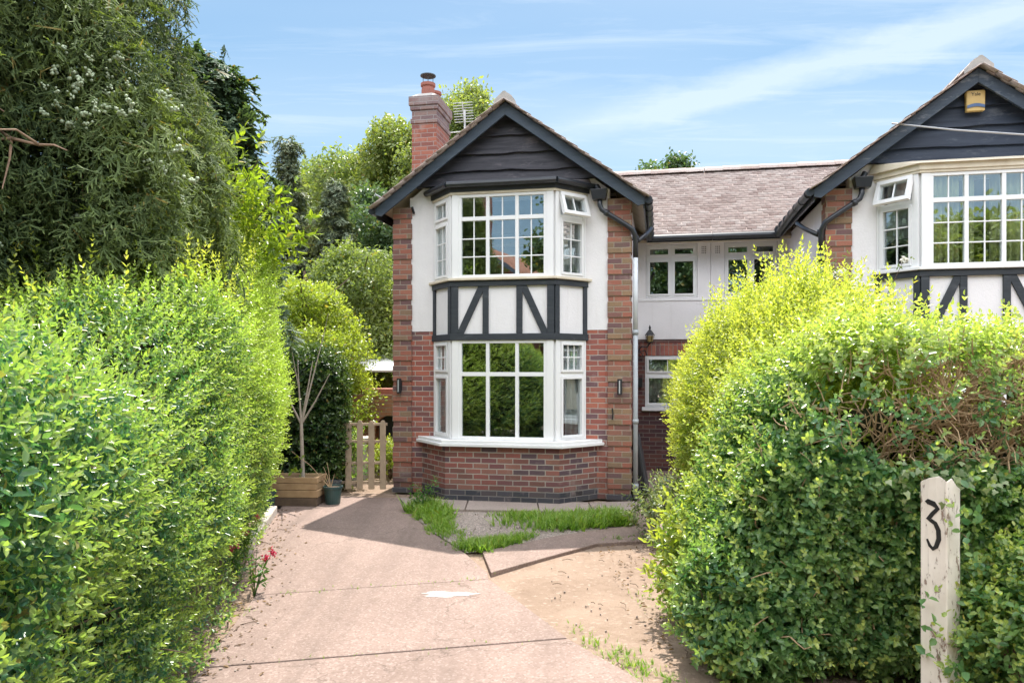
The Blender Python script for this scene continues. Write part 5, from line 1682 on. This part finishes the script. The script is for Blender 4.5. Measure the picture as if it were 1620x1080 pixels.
P, G = shell_points(cyp, (-7, 2.7, 1.5), (-1.6, 8.0, 7.6), 38000, 1.0, rng, 1.5)
k = (G[:, 1] < .5) | (G[:, 0] > .2)
k &= rng.random(len(P)) > np.clip(wave_noise(P * np.array([1, 1, .45]), 4.6, 94) * 2.2 - .1, 0, .96)
k &= ~((P[:, 2] > 6.9) & (rng.random(len(P)) < .5))
P, G = P[k], G[k]
out = G * np.array([1, 1, 0])
D = unit(out * .75 + np.array([0, 0, -.85]) + rng.normal(0, .5, P.shape))
core_mesh('inner_growth', cyp, (-6.6, 2.8, 1.6), (-2, 8, 8), .85, M['twig_core'], cy, .16)
sprays = [spray(rng, .155, 6, .0058, .7, .45, .28) for _ in range(10)]
tn = np.clip((P[:, 0] + 3.4) * .55, 0, .60) * np.clip(.5 + wave_noise(P, 3.0, 93), 0, 1.3) + .40 * np.clip(wave_noise(P, 2.2, 98), 0, 1) + rng.random(len(P)) * .15  # right side yellowed as if sunlit, light put into the tone
scatter('foliage', sprays, P, frames(D, rng, up=(0, -.3, 1)), rng.uniform(.65, 1.3, len(P)), M['cypress'], cy, tn, rng)
# limbs and bare inner branches
m = MB()
for k in range(40):
    z = rng.uniform(2.2, 4.6); a = rng.uniform(-2.6, .5); ln = rng.uniform(1.1, 1.75)
    dr = np.array([math.cos(a), math.sin(a), 0])
    pts = [np.array([0, 0, z]) + dr * ln * s + np.array([0, 0, ln * (.16 * s - .25 * s * s)]) + rng.normal(0, .05, 3) * (s > 0) for s in (0, .3, .55, .8, 1)]
    m.tube([tuple(p) for p in pts], .030, 6, taper=.006)
    for s in (1, 2, 3, 4):
        for _ in range(3):
            d2 = unit(dr + rng.normal(0, .8, 3) - np.array([0, 0, .35])); q = pts[s]
            m.tube([tuple(q), tuple(q + d2 * .2 + rng.normal(0, .03, 3)), tuple(q + d2 * .45 - np.array([0, 0, .08]))], .008, 4, taper=.003)
for a, z, ln, dz in ((-1.25, 3.05, 2.0, -.05), (-1.05, 2.85, 2.1, .05), (-1.5, 3.3, 2.05, -.25), (-.85, 2.6, 2.0, .0), (-1.75, 2.75, 2.1, -.1), (-1.15, 3.7, 1.95, -.3), (-.6, 3.2, 2.0, -.2)):
    dr = np.array([math.cos(a), math.sin(a), 0])
    base = np.array([0, -.3, z])
    pts = [base + dr * ln * t + np.array([0, 0, .25 * math.sin(t * 2.6) + dz * t * t]) + rng.normal(0, .035, 3) for t in np.linspace(0, 1.05, 8)]
    m.tube([tuple(p) for p in pts], .032, 7, taper=.007)
    for t in (3, 4, 5, 6, 7):
        for _ in range(2):
            d2 = unit(dr * .6 + rng.normal(0, .55, 3)); q = pts[t]
            m.tube([tuple(q), tuple(q + d2 * .16 + rng.normal(0, .02, 3)), tuple(q + d2 * .34 - np.array([0, 0, .05]))], .009, 5, taper=.003)
m.build('branches', M['bark_red'], cy)
# cones in small hanging bunches
ico = []
for k in range(7):
    q = rng.normal(0, .02, 3)
    s = .0085
    ico.append(([q + s * np.array(v) for v in ((1, 1, 1), (-1, 1, 1), (-1, -1, 1), (1, -1, 1), (1, 1, -1), (-1, 1, -1), (-1, -1, -1), (1, -1, -1))],
                [(0, 1, 2, 3), (7, 6, 5, 4), (0, 4, 5, 1), (1, 5, 6, 2), (2, 6, 7, 3), (3, 7, 4, 0)], [0] * 8))
ico = joined(ico)
kk = (wave_noise(P, 4.0, 88) > .38) & (cyp(P) > -.30) & (rng.random(len(P)) < .12) & (G[:, 1] < .3)
Pc = P[kk] + G[kk] * .16 - np.array([0, 0, .10])
Pc = np.repeat(Pc, 3, 0) + rng.normal(0, .07, (len(Pc) * 3, 3))
o = scatter('cone_clusters', [ico], Pc, frames(rng.normal(0, 1, Pc.shape), rng), rng.uniform(.5, 1.05, len(Pc)), M['cone'], cy, None, rng, 'stuff')

conifer('blue green weeping cypress hanging behind the left hedge, right of the large cypress', (-3.85, 9.3, 0), 5.7, 1.15, M['cypress_blue'], 101, 'weeping_cypress', droop=1.1, n=70, group=None, sl=.34, low=.52, power=.5)

# -- rose climbing in front of the right bay
rs = thing('rose_bush', 'sparse rose with a few white blooms in front of the right hand bay', 'rose', (2.9, 7.6, 0))
rng = np.random.default_rng(111)
m = MB(); RP, RD, FP = [], [], []
for k in range(11):
    e = np.array([3.25 + rng.normal(0, .30), 7.3 + rng.normal(0, .15), 2.55 + rng.uniform(-.05, .45)])
    st = np.array([2.95, 7.6, 0]); md = (st + e) / 2 + np.array([rng.normal(0, .12), 0, .3])
    pts = [(1 - t) ** 2 * st + 2 * t * (1 - t) * md + t * t * e for t in np.linspace(0, 1, 8)]
    m.tube([tuple(p - np.array(rs.location)) for p in pts], .007, 5, taper=.0025)
    for t in np.linspace(.55, 1, 9):
        RP.append((1 - t) ** 2 * st + 2 * t * (1 - t) * md + t * t * e + rng.normal(0, .04, 3)); RD.append(rng.normal(0, 1, 3) + np.array([0, -.3, .3]))
    if k < 6:
        FP.append(e)
m.build('stem', M['bark'], rs)
scatter('foliage', [shoot(rng, pairs=2, L=.10, leaf=.05, wid=.032, ang=70) for _ in range(3)], np.array(RP), frames(np.array(RD), rng), rng.uniform(.7, 1.2, len(RP)), M['rose_leaf'], rs, None, rng)
for q in FP:
    pp = np.repeat(q[None], 14, 0)
    scatter('bloom', [joined([leaf_quads((0, 0, 0), (0, 0.3, 1), (0, 1, 0), .045, .045)])], pp, frames(rng.normal(0, 1, (14, 3)), rng), 1.0, M['white_petal'], rs, None, rng)

# ------------------------------------------------------------------ gate, planter, pots and garden clutter
gp0, gp1 = Vector((-2.75, 11.02, 0)), Vector((-1.93, 10.98, 0))
gate = thing('picket_gate', 'low pale timber picket gate beside the left corner of the house', 'gate', gp0)
gt = (gp1 - gp0); gl = gt.length
for k in range(5):
    x = .13 + k * .172
    m = MB(); zt = 1.06 - .012 * (k % 2)
    m.prism([(x - .045, .03), (x + .045, .03), (x + .045, zt - .05), (x + .02, zt), (x - .02, zt), (x - .045, zt - .05)][:], -.012, .012, 'y')
    m.build('picket', M['timber_pale'], gate, .004)
for z in (.13, .42, .74, 1.0):
    m = MB(); m.box(.02, gl + .06, .014, .045, z - .02, z + .02); m.build('rail', M['timber_pale'], gate, .003)
m = MB(); m.box(-.07, .01, -.03, .05, -.05, .95); m.build('gate_stile', M['timber_pale'], gate, .005)

pl_loc = (-2.93, 10.03, 0)
plant = thing('planter', 'rough timber planter box of stacked boards by the end of the left hedge', 'planter', pl_loc, rad(-3))
for k, (h0, h1, ex) in enumerate(((.0, .11, .0), (.115, .21, .012), (.215, .30, -.004), (.305, .385, .01))):
    m = MB(); x = .335 + ex
    m.box(-x, x, -.20, -.165, h0, h1); m.box(-x, x, .165, .20, h0, h1); m.box(-x + .002, -x + .034, -.163, .163, h0, h1); m.box(x - .034, x - .002, -.163, .163, h0, h1)
    m.build('plank_course', M['timber_new'] if k else M['bark'], plant, .006)
m = MB(); m.box(-.30, .30, -.16, .16, .02, .34); m.build('soil', M['soil'], plant)

yt = thing('young_tree', 'slender pale barked bare young tree growing in the wooden planter', 'tree', (-2.84, 10.03, .34))
m = MB()
m.tube([(0, 0, -.05), (-.02, 0, .40), (-.03, 0, .78)], .026, 8, taper=.022)
for e, b in (((-.08, 0, 1.62), (-.06, 0, 1.2)), ((.26, .05, 1.95), (.10, .03, 1.3)), ((.36, -.02, 1.42), (.16, 0, 1.05)), ((-.24, .03, 1.36), (-.16, 0, 1.0)), ((.10, .1, 1.6), (.04, .05, 1.2))):
    m.tube([(-.03, 0, .74), b, e], .017, 6, taper=.005)
m.tube([(.26, .05, 1.95), (.34, 0, 2.25)], .006, 4, taper=.003); m.tube([(-.06, 0, 1.2), (-.16, 0, 1.75)], .008, 4, taper=.003)
m.build('trunk', M['bark_pale'], yt)
rng = np.random.default_rng(121)
P = np.array([(-2.84, 10.0, .34)]) + np.array([(-.30, -.05, .3), (-.22, -.12, .2), (-.1, -.15, .12), (.02, -.1, .08), (-.34, 0, .42), (.05, -.12, .3), (-.4, .02, .55)])
scatter('leaves', [shoot(rng, pairs=2, L=.1, leaf=.08, wid=.05, ang=70)], P, frames(rng.normal(0, .6, P.shape) + np.array([0, -.4, .3]), rng), 1.0, M['laurel'], yt, None, rng)


def pot(loc, r, hgt, mat, label):
    t = thing('plant_pot', label, 'pot', loc, 0, 'plastic pots by the planter')
    m = MB(); m.lathe([(r * .78, 0), (r * .97, hgt * .86), (r * 1.06, hgt * .87), (r * 1.08, hgt), (r * .98, hgt), (r * .95, hgt * .9), (.01, hgt * .88)], (0, 0), 24)
    m.build('pot_body', mat, t)
    m = MB(); m.lathe([(.01, hgt * .885), (r * .94, hgt * .89), (r * .9, hgt * .92), (.01, hgt * .93)], (0, 0), 16); m.build('soil', M['soil'], t)
    return t


pot((-2.44, 10.03, 0), .125, .24, M['pot_green'], 'round dark green plastic pot at the right end of the planter')
pot((-3.20, 9.62, 0), .115, .24, M['pot_green'], 'green plastic pot half hidden by the hedge, left of the planter')
pot((-3.34, 9.86, 0), .11, .36, M['pot_grey'], 'grey pot under the hedge, behind the left green pot')
pot((-2.50, 10.35, 0), .10, .26, M['pot_grey'], 'small grey pot behind the round green pot')
# dead stalks leaning from the green pot
ds = thing('dry_stalks', 'dry brown stalks leaning out of the round green pot', 'stalks', (-2.47, 10.03, .2))
m = MB()
for e in ((-.52, -.05, .52), (-.10, 0, .30), (-.16, .03, .22), (-.05, 0, .36), (.05, .02, .2)):
    m.tube([(0, 0, 0), (e[0] * .5, e[1], e[2] * .62), e], .007, 5, taper=.003)
m.build('stalk', M['twig'], ds)

# brick oven, bench, canopy behind the gate
ov = thing('brick_oven', 'orange brick garden oven with a dark arched mouth behind the picket gate', 'oven', (-2.25, 13.6, 0), rad(-4))
m = MB()
m.box(-.55, .55, -.3, .4, 0, .55)
arch = [(-.62, .55), (.62, .55), (.62, 1.36), (-.62, 1.36)]
ar = [(.05 + .24 * math.cos(a), .72 + .26 * math.sin(a)) for a in np.linspace(0, math.pi, 13)]
m.prism([(-.62, .55), (-.19, .55)] + ar[::-1] + [(.29, .55), (.62, .55), (.62, 1.36), (-.62, 1.36)], -.32, -.12, 'y')
m.box(-.62, .62, -.118, .4, .552, 1.36)
m.build('oven_body', mat_brick('brick_oven_body', [(0.46, 0.22, 0.12), (0.42, 0.20, 0.11), (0.38, 0.17, 0.10)], (0.42, 0.32, 0.24)), ov)
m = MB(); m.box(-.18, .28, -.119, -.112, .56, .96); m.build('oven_mouth', M['black_metal'], ov)
m = MB(); m.box(-.50, .42, -.2, .35, 1.362, 1.46); m.build('top_slab', M['terracotta'], ov, .01)
cn = thing('garden_canopy', 'white canvas canopy roof on posts beyond the brick oven', 'canopy', (-1.9, 15.5, 0))
m = MB(); m.add([(-1.5, -1, 1.80), (1.5, -1, 1.80), (1.5, 1, 2.15), (-1.5, 1, 2.15), (-1.5, -1, 1.76), (1.5, -1, 1.76), (1.5, 1, 2.11), (-1.5, 1, 2.11)], [(0, 1, 2, 3), (7, 6, 5, 4), (0, 4, 5, 1), (1, 5, 6, 2), (2, 6, 7, 3), (3, 7, 4, 0)])
m.build('canopy_cloth', M['canvas'], cn)
for x in (-1.4, 1.4):
    for y, z in ((-.9, 1.78), (.9, 2.1)):
        m = MB(); m.box(x - .03, x + .03, y - .03, y + .03, 0, z); m.build('canopy_post', M['timber_pale'], cn)
bl = thing('concrete_block', 'pale concrete block stood behind the picket gate', 'block', (-2.52, 12.2, 0), rad(8))
m = MB(); m.box(-.12, .12, -.2, .2, 0, .62); m.box(-.15, .15, -.22, .22, .62, .70); m.build('block_body', M['stone'], bl, .01)
mound('shrub', 'sunlit low yellow plants on the garden floor behind the picket gate', 'shrub', (-2.05, 12.4, 0), .42, .55, M['privet_gold'], mid, 260, 131, tone=.8)
mound('shrub', 'leafy shrub squeezed between the evergreen bush and the picket gate', 'shrub', (-2.55, 11.35, 0), .30, .95, M['privet'], mid, 260, 132, tone=.8)

# dark boards leaning in the passage
lb = thing('leaning_board', 'dark boards leaning against the side wall in the shaded passage', 'board', (0, 0, 0))
q = local((1.76, .42, 0)); lb.location = q; lb.rotation_euler = (0, 0, -TH)
m = MB()
m.hexa([(.05, -.05, 0), (.12, -.05, 0), (.12, .75, 0), (.05, .75, 0), (-.045, -.05, 1.02), (-.01, -.05, 1.02), (-.01, .62, 1.02), (-.045, .62, 1.02)])
m.build('board', M['black_metal'], lb, .006)
m = MB()
m.hexa([(.135, .05, 0), (.17, .05, 0), (.17, .95, 0), (.135, .95, 0), (.0, .05, .80), (.025, .05, .80), (.025, .9, .80), (.0, .9, .80)])
m.build('board', M['pot_grey'], lb, .004)
m = MB()
m.lathe([(.001, 0), (.08, .0), (.10, .30), (.09, .30), (.001, .05)], (-.02, -.28), 12)
m.build('black_tub', M['black_metal'], lb)
for (x, y, rz, L_, lab) in ((2.15, .55, .05, .28, 'thin dark strip of wood on the passage floor near the boards'), (2.35, 1.75, -.05, .42, 'grey metal strip lying on the passage floor by the back wall')):
    p = local((x, y, .01)); m = MB(); m.box(-L_ / 2, L_ / 2, -.03, .03, 0, .02)
    o = m.build('loose_strip', M['pot_grey'] if y < 1 else M['pipe_grey'], None, .004); o.location = p; o.rotation_euler = (0, 0, -TH + rz)
    tag(o, lab, 'strip', 'loose strips in the passage')

# ------------------------------------------------------------------ grass, weeds, flowers, litter
def inside(pts, poly):
    poly = np.array(poly); x, y = pts[:, 0], pts[:, 1]; c = np.zeros(len(pts), bool); j = len(poly) - 1
    for i in range(len(poly)):
        xi, yi, xj, yj = *poly[i], *poly[j]
        c ^= ((yi > y) != (yj > y)) & (x < (xj - xi) * (y - yi) / (yj - yi + 1e-12) + xi); j = i
    return c


rng = np.random.default_rng(141)
tufts = [blade_tuft(rng, int(rng.integers(4, 10)), .10, .0042, rng.uniform(.6, 1.5)) for _ in range(8)]


def grass(poly, n, hgt, seed, z=0.0, clump=.3, mat='grass'):
    r = np.random.default_rng(seed); poly = np.array(poly)
    p = r.uniform(poly.min(0) - .06, poly.max(0) + .06, (n * 6, 2))
    q = p + r.normal(0, .05, p.shape)                      # ragged edge
    p = p[inside(q, poly)]
    p3 = np.c_[p, np.full(len(p), z)]
    lush = wave_noise(p3, 5, seed)
    p3, lush = p3[k := lush + r.normal(0, .45, len(p3)) > clump - .25], lush[k]
    p3, lush = p3[:n], lush[:n]
    d_ = np.array([0, 0, 1]) + r.normal(0, .33, p3.shape)
    sc = (r.uniform(.25, 1.05, len(p3)) + .6 * np.clip(lush, -.4, 1.2)) * hgt / .1
    return scatter('grass', tufts, p3, frames(d_, r), np.clip(sc, .15, 3), M[mat], None, np.clip(r.normal(.25, .3, len(p3)), 0, 1), r, 'stuff')


grass([(-.20, 8.75), (.10, 8.30), (.55, 8.36), (1.38, 8.62), (1.50, 9.0), (1.0, 9.45), (.55, 9.35), (.2, 9.1), (.0, 9.2)], 1000, .13, 1)
grass([(-.35, 9.42), (-.3, 9.2), (.3, 9.0), (.35, 9.4)], 260, .06, 2)
grass([(-.98, 8.5), (-.85, 8.2), (-.50, 7.45), (-.28, 7.42), (.20, 8.0), (.25, 8.2), (-.1, 8.05), (-.4, 7.95), (-.6, 8.3), (-.75, 8.75)], 950, .085, 3, 0.0, -.15)
grass([(-1.34, 9.6), (-1.0, 8.75), (-.75, 8.85), (-.78, 9.3), (-1.0, 9.6)], 620, .15, 4)
grass([(.28, 5.35), (.52, 4.95), (.85, 4.38), (1.02, 4.1), (1.12, 4.2), (.90, 4.6), (.62, 5.05), (.45, 5.3)], 260, .055, 5, -.02)
grass([(-.46, 7.4), (-.20, 6.63), (-.17, 6.66), (-.40, 7.42)], 90, .025, 6)
grass([(-2.0, 6.0), (-.25, 6.44), (-.25, 6.47), (-2.0, 6.03)], 220, .028, 7, 0, .1)
grass([(-1.9, 4.55), (.37, 5.05), (.37, 5.075), (-1.9, 4.575)], 120, .022, 8, 0, .1)
grass([(1.0, 7.85), (1.9, 8.05), (1.95, 8.2), (1.1, 8.0)], 70, .045, 9)
grass([(.9, 5.3), (1.6, 5.6), (1.7, 6.4), (1.0, 6.2)], 40, .03, 10, -.03, .9)
grass([(-2.0, 4.4), (-1.75, 4.5), (-2.3, 6.6), (-2.6, 6.5)], 180, .05, 11, -.02, .5)

wdp = thing('weed', 'tall leafy weed by the left corner of the brick bay', 'weed', (-1.15, 9.45, 0))
m = MB(); WP, WD = [], []
for k in range(9):
    a = k * .7; e = np.array([math.cos(a) * .16, math.sin(a) * .12, rng.uniform(.2, .38)])
    m.tube([(0, 0, -.03), tuple(e * .5 + np.array([0, 0, .05])), tuple(e)], .005, 5, taper=.002)
    for t in (.4, .6, .8, 1):
        WP.append(e * t + np.array(wdp.location)); WD.append(e * .6 + rng.normal(0, .25, 3))
m.build('stem', M['weed'], wdp)
scatter('foliage', [shoot(rng, pairs=2, L=.07, leaf=.07, wid=.022, ang=62)], np.array(WP), frames(np.array(WD), rng), rng.uniform(.7, 1.2, len(WP)), M['weed'], wdp, None, rng)

for k, (x, y, lab) in enumerate(((-2.62, 7.15, 'pink flowered plant by the kerb stone, farthest of the three along the hedge'), (-2.36, 6.35, 'pink flowered plant at the hedge foot, middle one of three'), (-2.12, 6.05, 'pink flowered plant leaning over the drive, nearest of the three'))):
    f = thing('flowering_plant', lab, 'flower', (x, y, 0), 0, 'pink flowers along the left hedge')
    r = np.random.default_rng(150 + k); m = MB(); tops, lv = [], []
    for i in range(5):
        a = r.uniform(0, 6.28); e = np.array([math.cos(a) * .10 + .04, math.sin(a) * .10, r.uniform(.2, .42)])
        m.tube([(0, 0, -.04), tuple(e * .55 + np.array([0, 0, .03])), tuple(e)], .004, 5, taper=.002)
        tops.append(e)
        for t in (.3, .5, .7):
            lv.append(e * t)
    m.build('stem', M['weed'], f)
    lv = np.array(lv) + np.array([x, y, 0])
    scatter('foliage', [shoot(r, pairs=2, L=.06, leaf=.065, wid=.024, ang=70)], lv, frames(r.normal(0, .5, lv.shape) + np.array([0, 0, .6]), r), 1.0, M['weed'], f, None, r)
    for e in tops[:2]:
        pp = np.repeat((e + np.array([x, y, 0]))[None], 26, 0) + r.normal(0, .012, (26, 3))
        scatter('bloom', [joined([leaf_quads((0, 0, 0), (0, .3, 1), (0, 1, 0), .028, .02)])], pp, frames(r.normal(0, 1, (26, 3)) + np.array([0, 0, .5]), r), 1.0, M['pink'], f, None, r)

# leaf litter, small stones and twigs on the bare dirt
r = np.random.default_rng(160)
m = MB()
for k in range(240):
    reg = k % 3
    if reg == 0:
        x, y = r.uniform(.2, 1.7), r.uniform(4.2, 7.4)
    elif reg == 1:
        y = r.uniform(4.2, 9.4); x = -1.72 - .235 * (y - 4.33) + r.uniform(-.05, .40) - .15
    else:
        x, y = r.uniform(-1.0, 1.2), r.uniform(8.2, 9.4)
    s = r.uniform(.003, .010); n_ = 6
    pts = [(x + s * math.cos(a) * r.uniform(.7, 1.2), y + s * math.sin(a) * r.uniform(.7, 1.2)) for a in [math.tau * i / n_ for i in range(n_)]]
    m.prism(pts, -.04, (.004 if reg != 0 else -.03) + s * .5)
tag(m.build('pebbles', M['gravel'], None), kind='stuff')
m = MB()
for k in range(60):
    x, y = (r.uniform(.2, 1.8), r.uniform(4.4, 7.5)) if k % 2 else (-1.95 - .235 * (y_ := r.uniform(0, 5)) + r.uniform(0, .3), 4.4 + y_)
    a = r.uniform(0, 3.1); l = r.uniform(.03, .12)
    m.tube([(x, y, -.015 + .02 * (k % 2 == 0)), (x + math.cos(a) * l * .5, y + math.sin(a) * l * .5, -.008 + .02 * (k % 2 == 0)), (x + math.cos(a + .3) * l, y + math.sin(a + .3) * l, -.012 + .02 * (k % 2 == 0))], .003, 4)
tag(m.build('twig_litter', M['bark'], None), kind='stuff')
n = 260
P = np.stack([-1.85 - .235 * (yy := r.uniform(0, 5.2, n)) + np.abs(r.normal(0, .22, n)) - .1, 4.4 + yy, np.full(n, .008)], -1)
n2 = 260
P = np.concatenate([P, np.stack([r.uniform(.9, 1.8, n2), r.uniform(4.6, 8, n2), np.full(n2, -.012)], -1)])
D = r.normal(0, 1, P.shape) * np.array([1, 1, .12])
scatter('fallen_leaves', [joined([leaf_quads((0, 0, 0), (0, 0, 1), (0, 1, 0), .035, .018, 0, .4, .2)])], P, frames(D, r, up=(0, 0, 1)), r.uniform(.6, 1.3, len(P)),
        mat_leaf('dry_leaf', (0.10, 0.06, 0.03), (0.24, 0.15, 0.08), (0.3, 0.2, 0.1), .15, .7), None, None, r, 'stuff')

# ------------------------------------------------------------------ across the street, behind the camera: what the windows mirror
oh = thing('brick_house', 'red brick house with an orange tiled roof across the street, mirrored in the upper windows', 'house', (-9.5, -9, 0))
m = MB(); m.box(-2.4, 2.4, -8, 0, 0, 5.4); m.prism([(-2.4, 5.4), (2.4, 5.4), (0, 6.95)], -8, 0, 'y'); m.build('wall', M['chimney'], oh)
m = MB(); m.box(-1.6, .05, -1.2, .35, 0, 10.6); m.build('chimney', M['chimney'], oh)
for sg in (-1, 1):
    m = MB(); m.hexa([(sg * 2.9, .5, 5.0), (0, .5, 6.95), (0, -8.3, 6.95), (sg * 2.9, -8.3, 5.0), (sg * 2.9, .5, 5.15), (0, .5, 7.12), (0, -8.3, 7.12), (sg * 2.9, -8.3, 5.15)])
    m.build('roof', M['tile_orange'], oh)
    m = MB(); m.prism([(sg * 2.95, 4.95), (0, 6.90), (0, 7.10), (sg * 2.95, 5.15)], .505, .55, 'y'); m.build('bargeboard', M['barge'], oh)
SG = 'street trees behind the camera'
tree('bushy tree across the street behind the camera, mirrored low in the upper bay', (-8.3, -15, 0), 7.6, 2.3, M['beech'], 171, nblob=30, per=70, leaf=.2, low=.05, group=SG)
tree('dark dense tree behind the camera, mirrored at the right of the upper bay', (-5.0, -10, 0), 12.0, 1.9, M['dark_tree'], 172, nblob=40, per=70, leaf=.22, low=.05, group=SG)
tree('broad green tree behind the camera, mirrored beside the yellow green curtains', (9.0, -10, 0), 7.0, 3.2, M['beech'], 173, nblob=34, per=70, leaf=.22, low=.05, group=SG)
tree('wide green tree behind the camera, beyond the mirrored brick house', (-17.5, -7, 0), 6.0, 3.6, M['beech'], 174, nblob=34, per=70, leaf=.22, low=.05, group=SG)
tree('dark tree across the street behind the camera, mirrored above the passage', (-1.2, -13, 0), 9.6, 2.6, M['dark_tree'], 175, nblob=34, per=70, leaf=.22, low=.05, group=SG)
tree('tall dark tree across the street behind the camera, farthest from the mirrored house', (3.2, -14, 0), 9.8, 2.6, M['dark_tree'], 176, nblob=34, per=70, leaf=.22, low=.05, group=SG)
sheet('road', [(-40, -6.5), (40, -6.5), (40, 1.2), (-40, 1.2)], -.005, M['paving'])
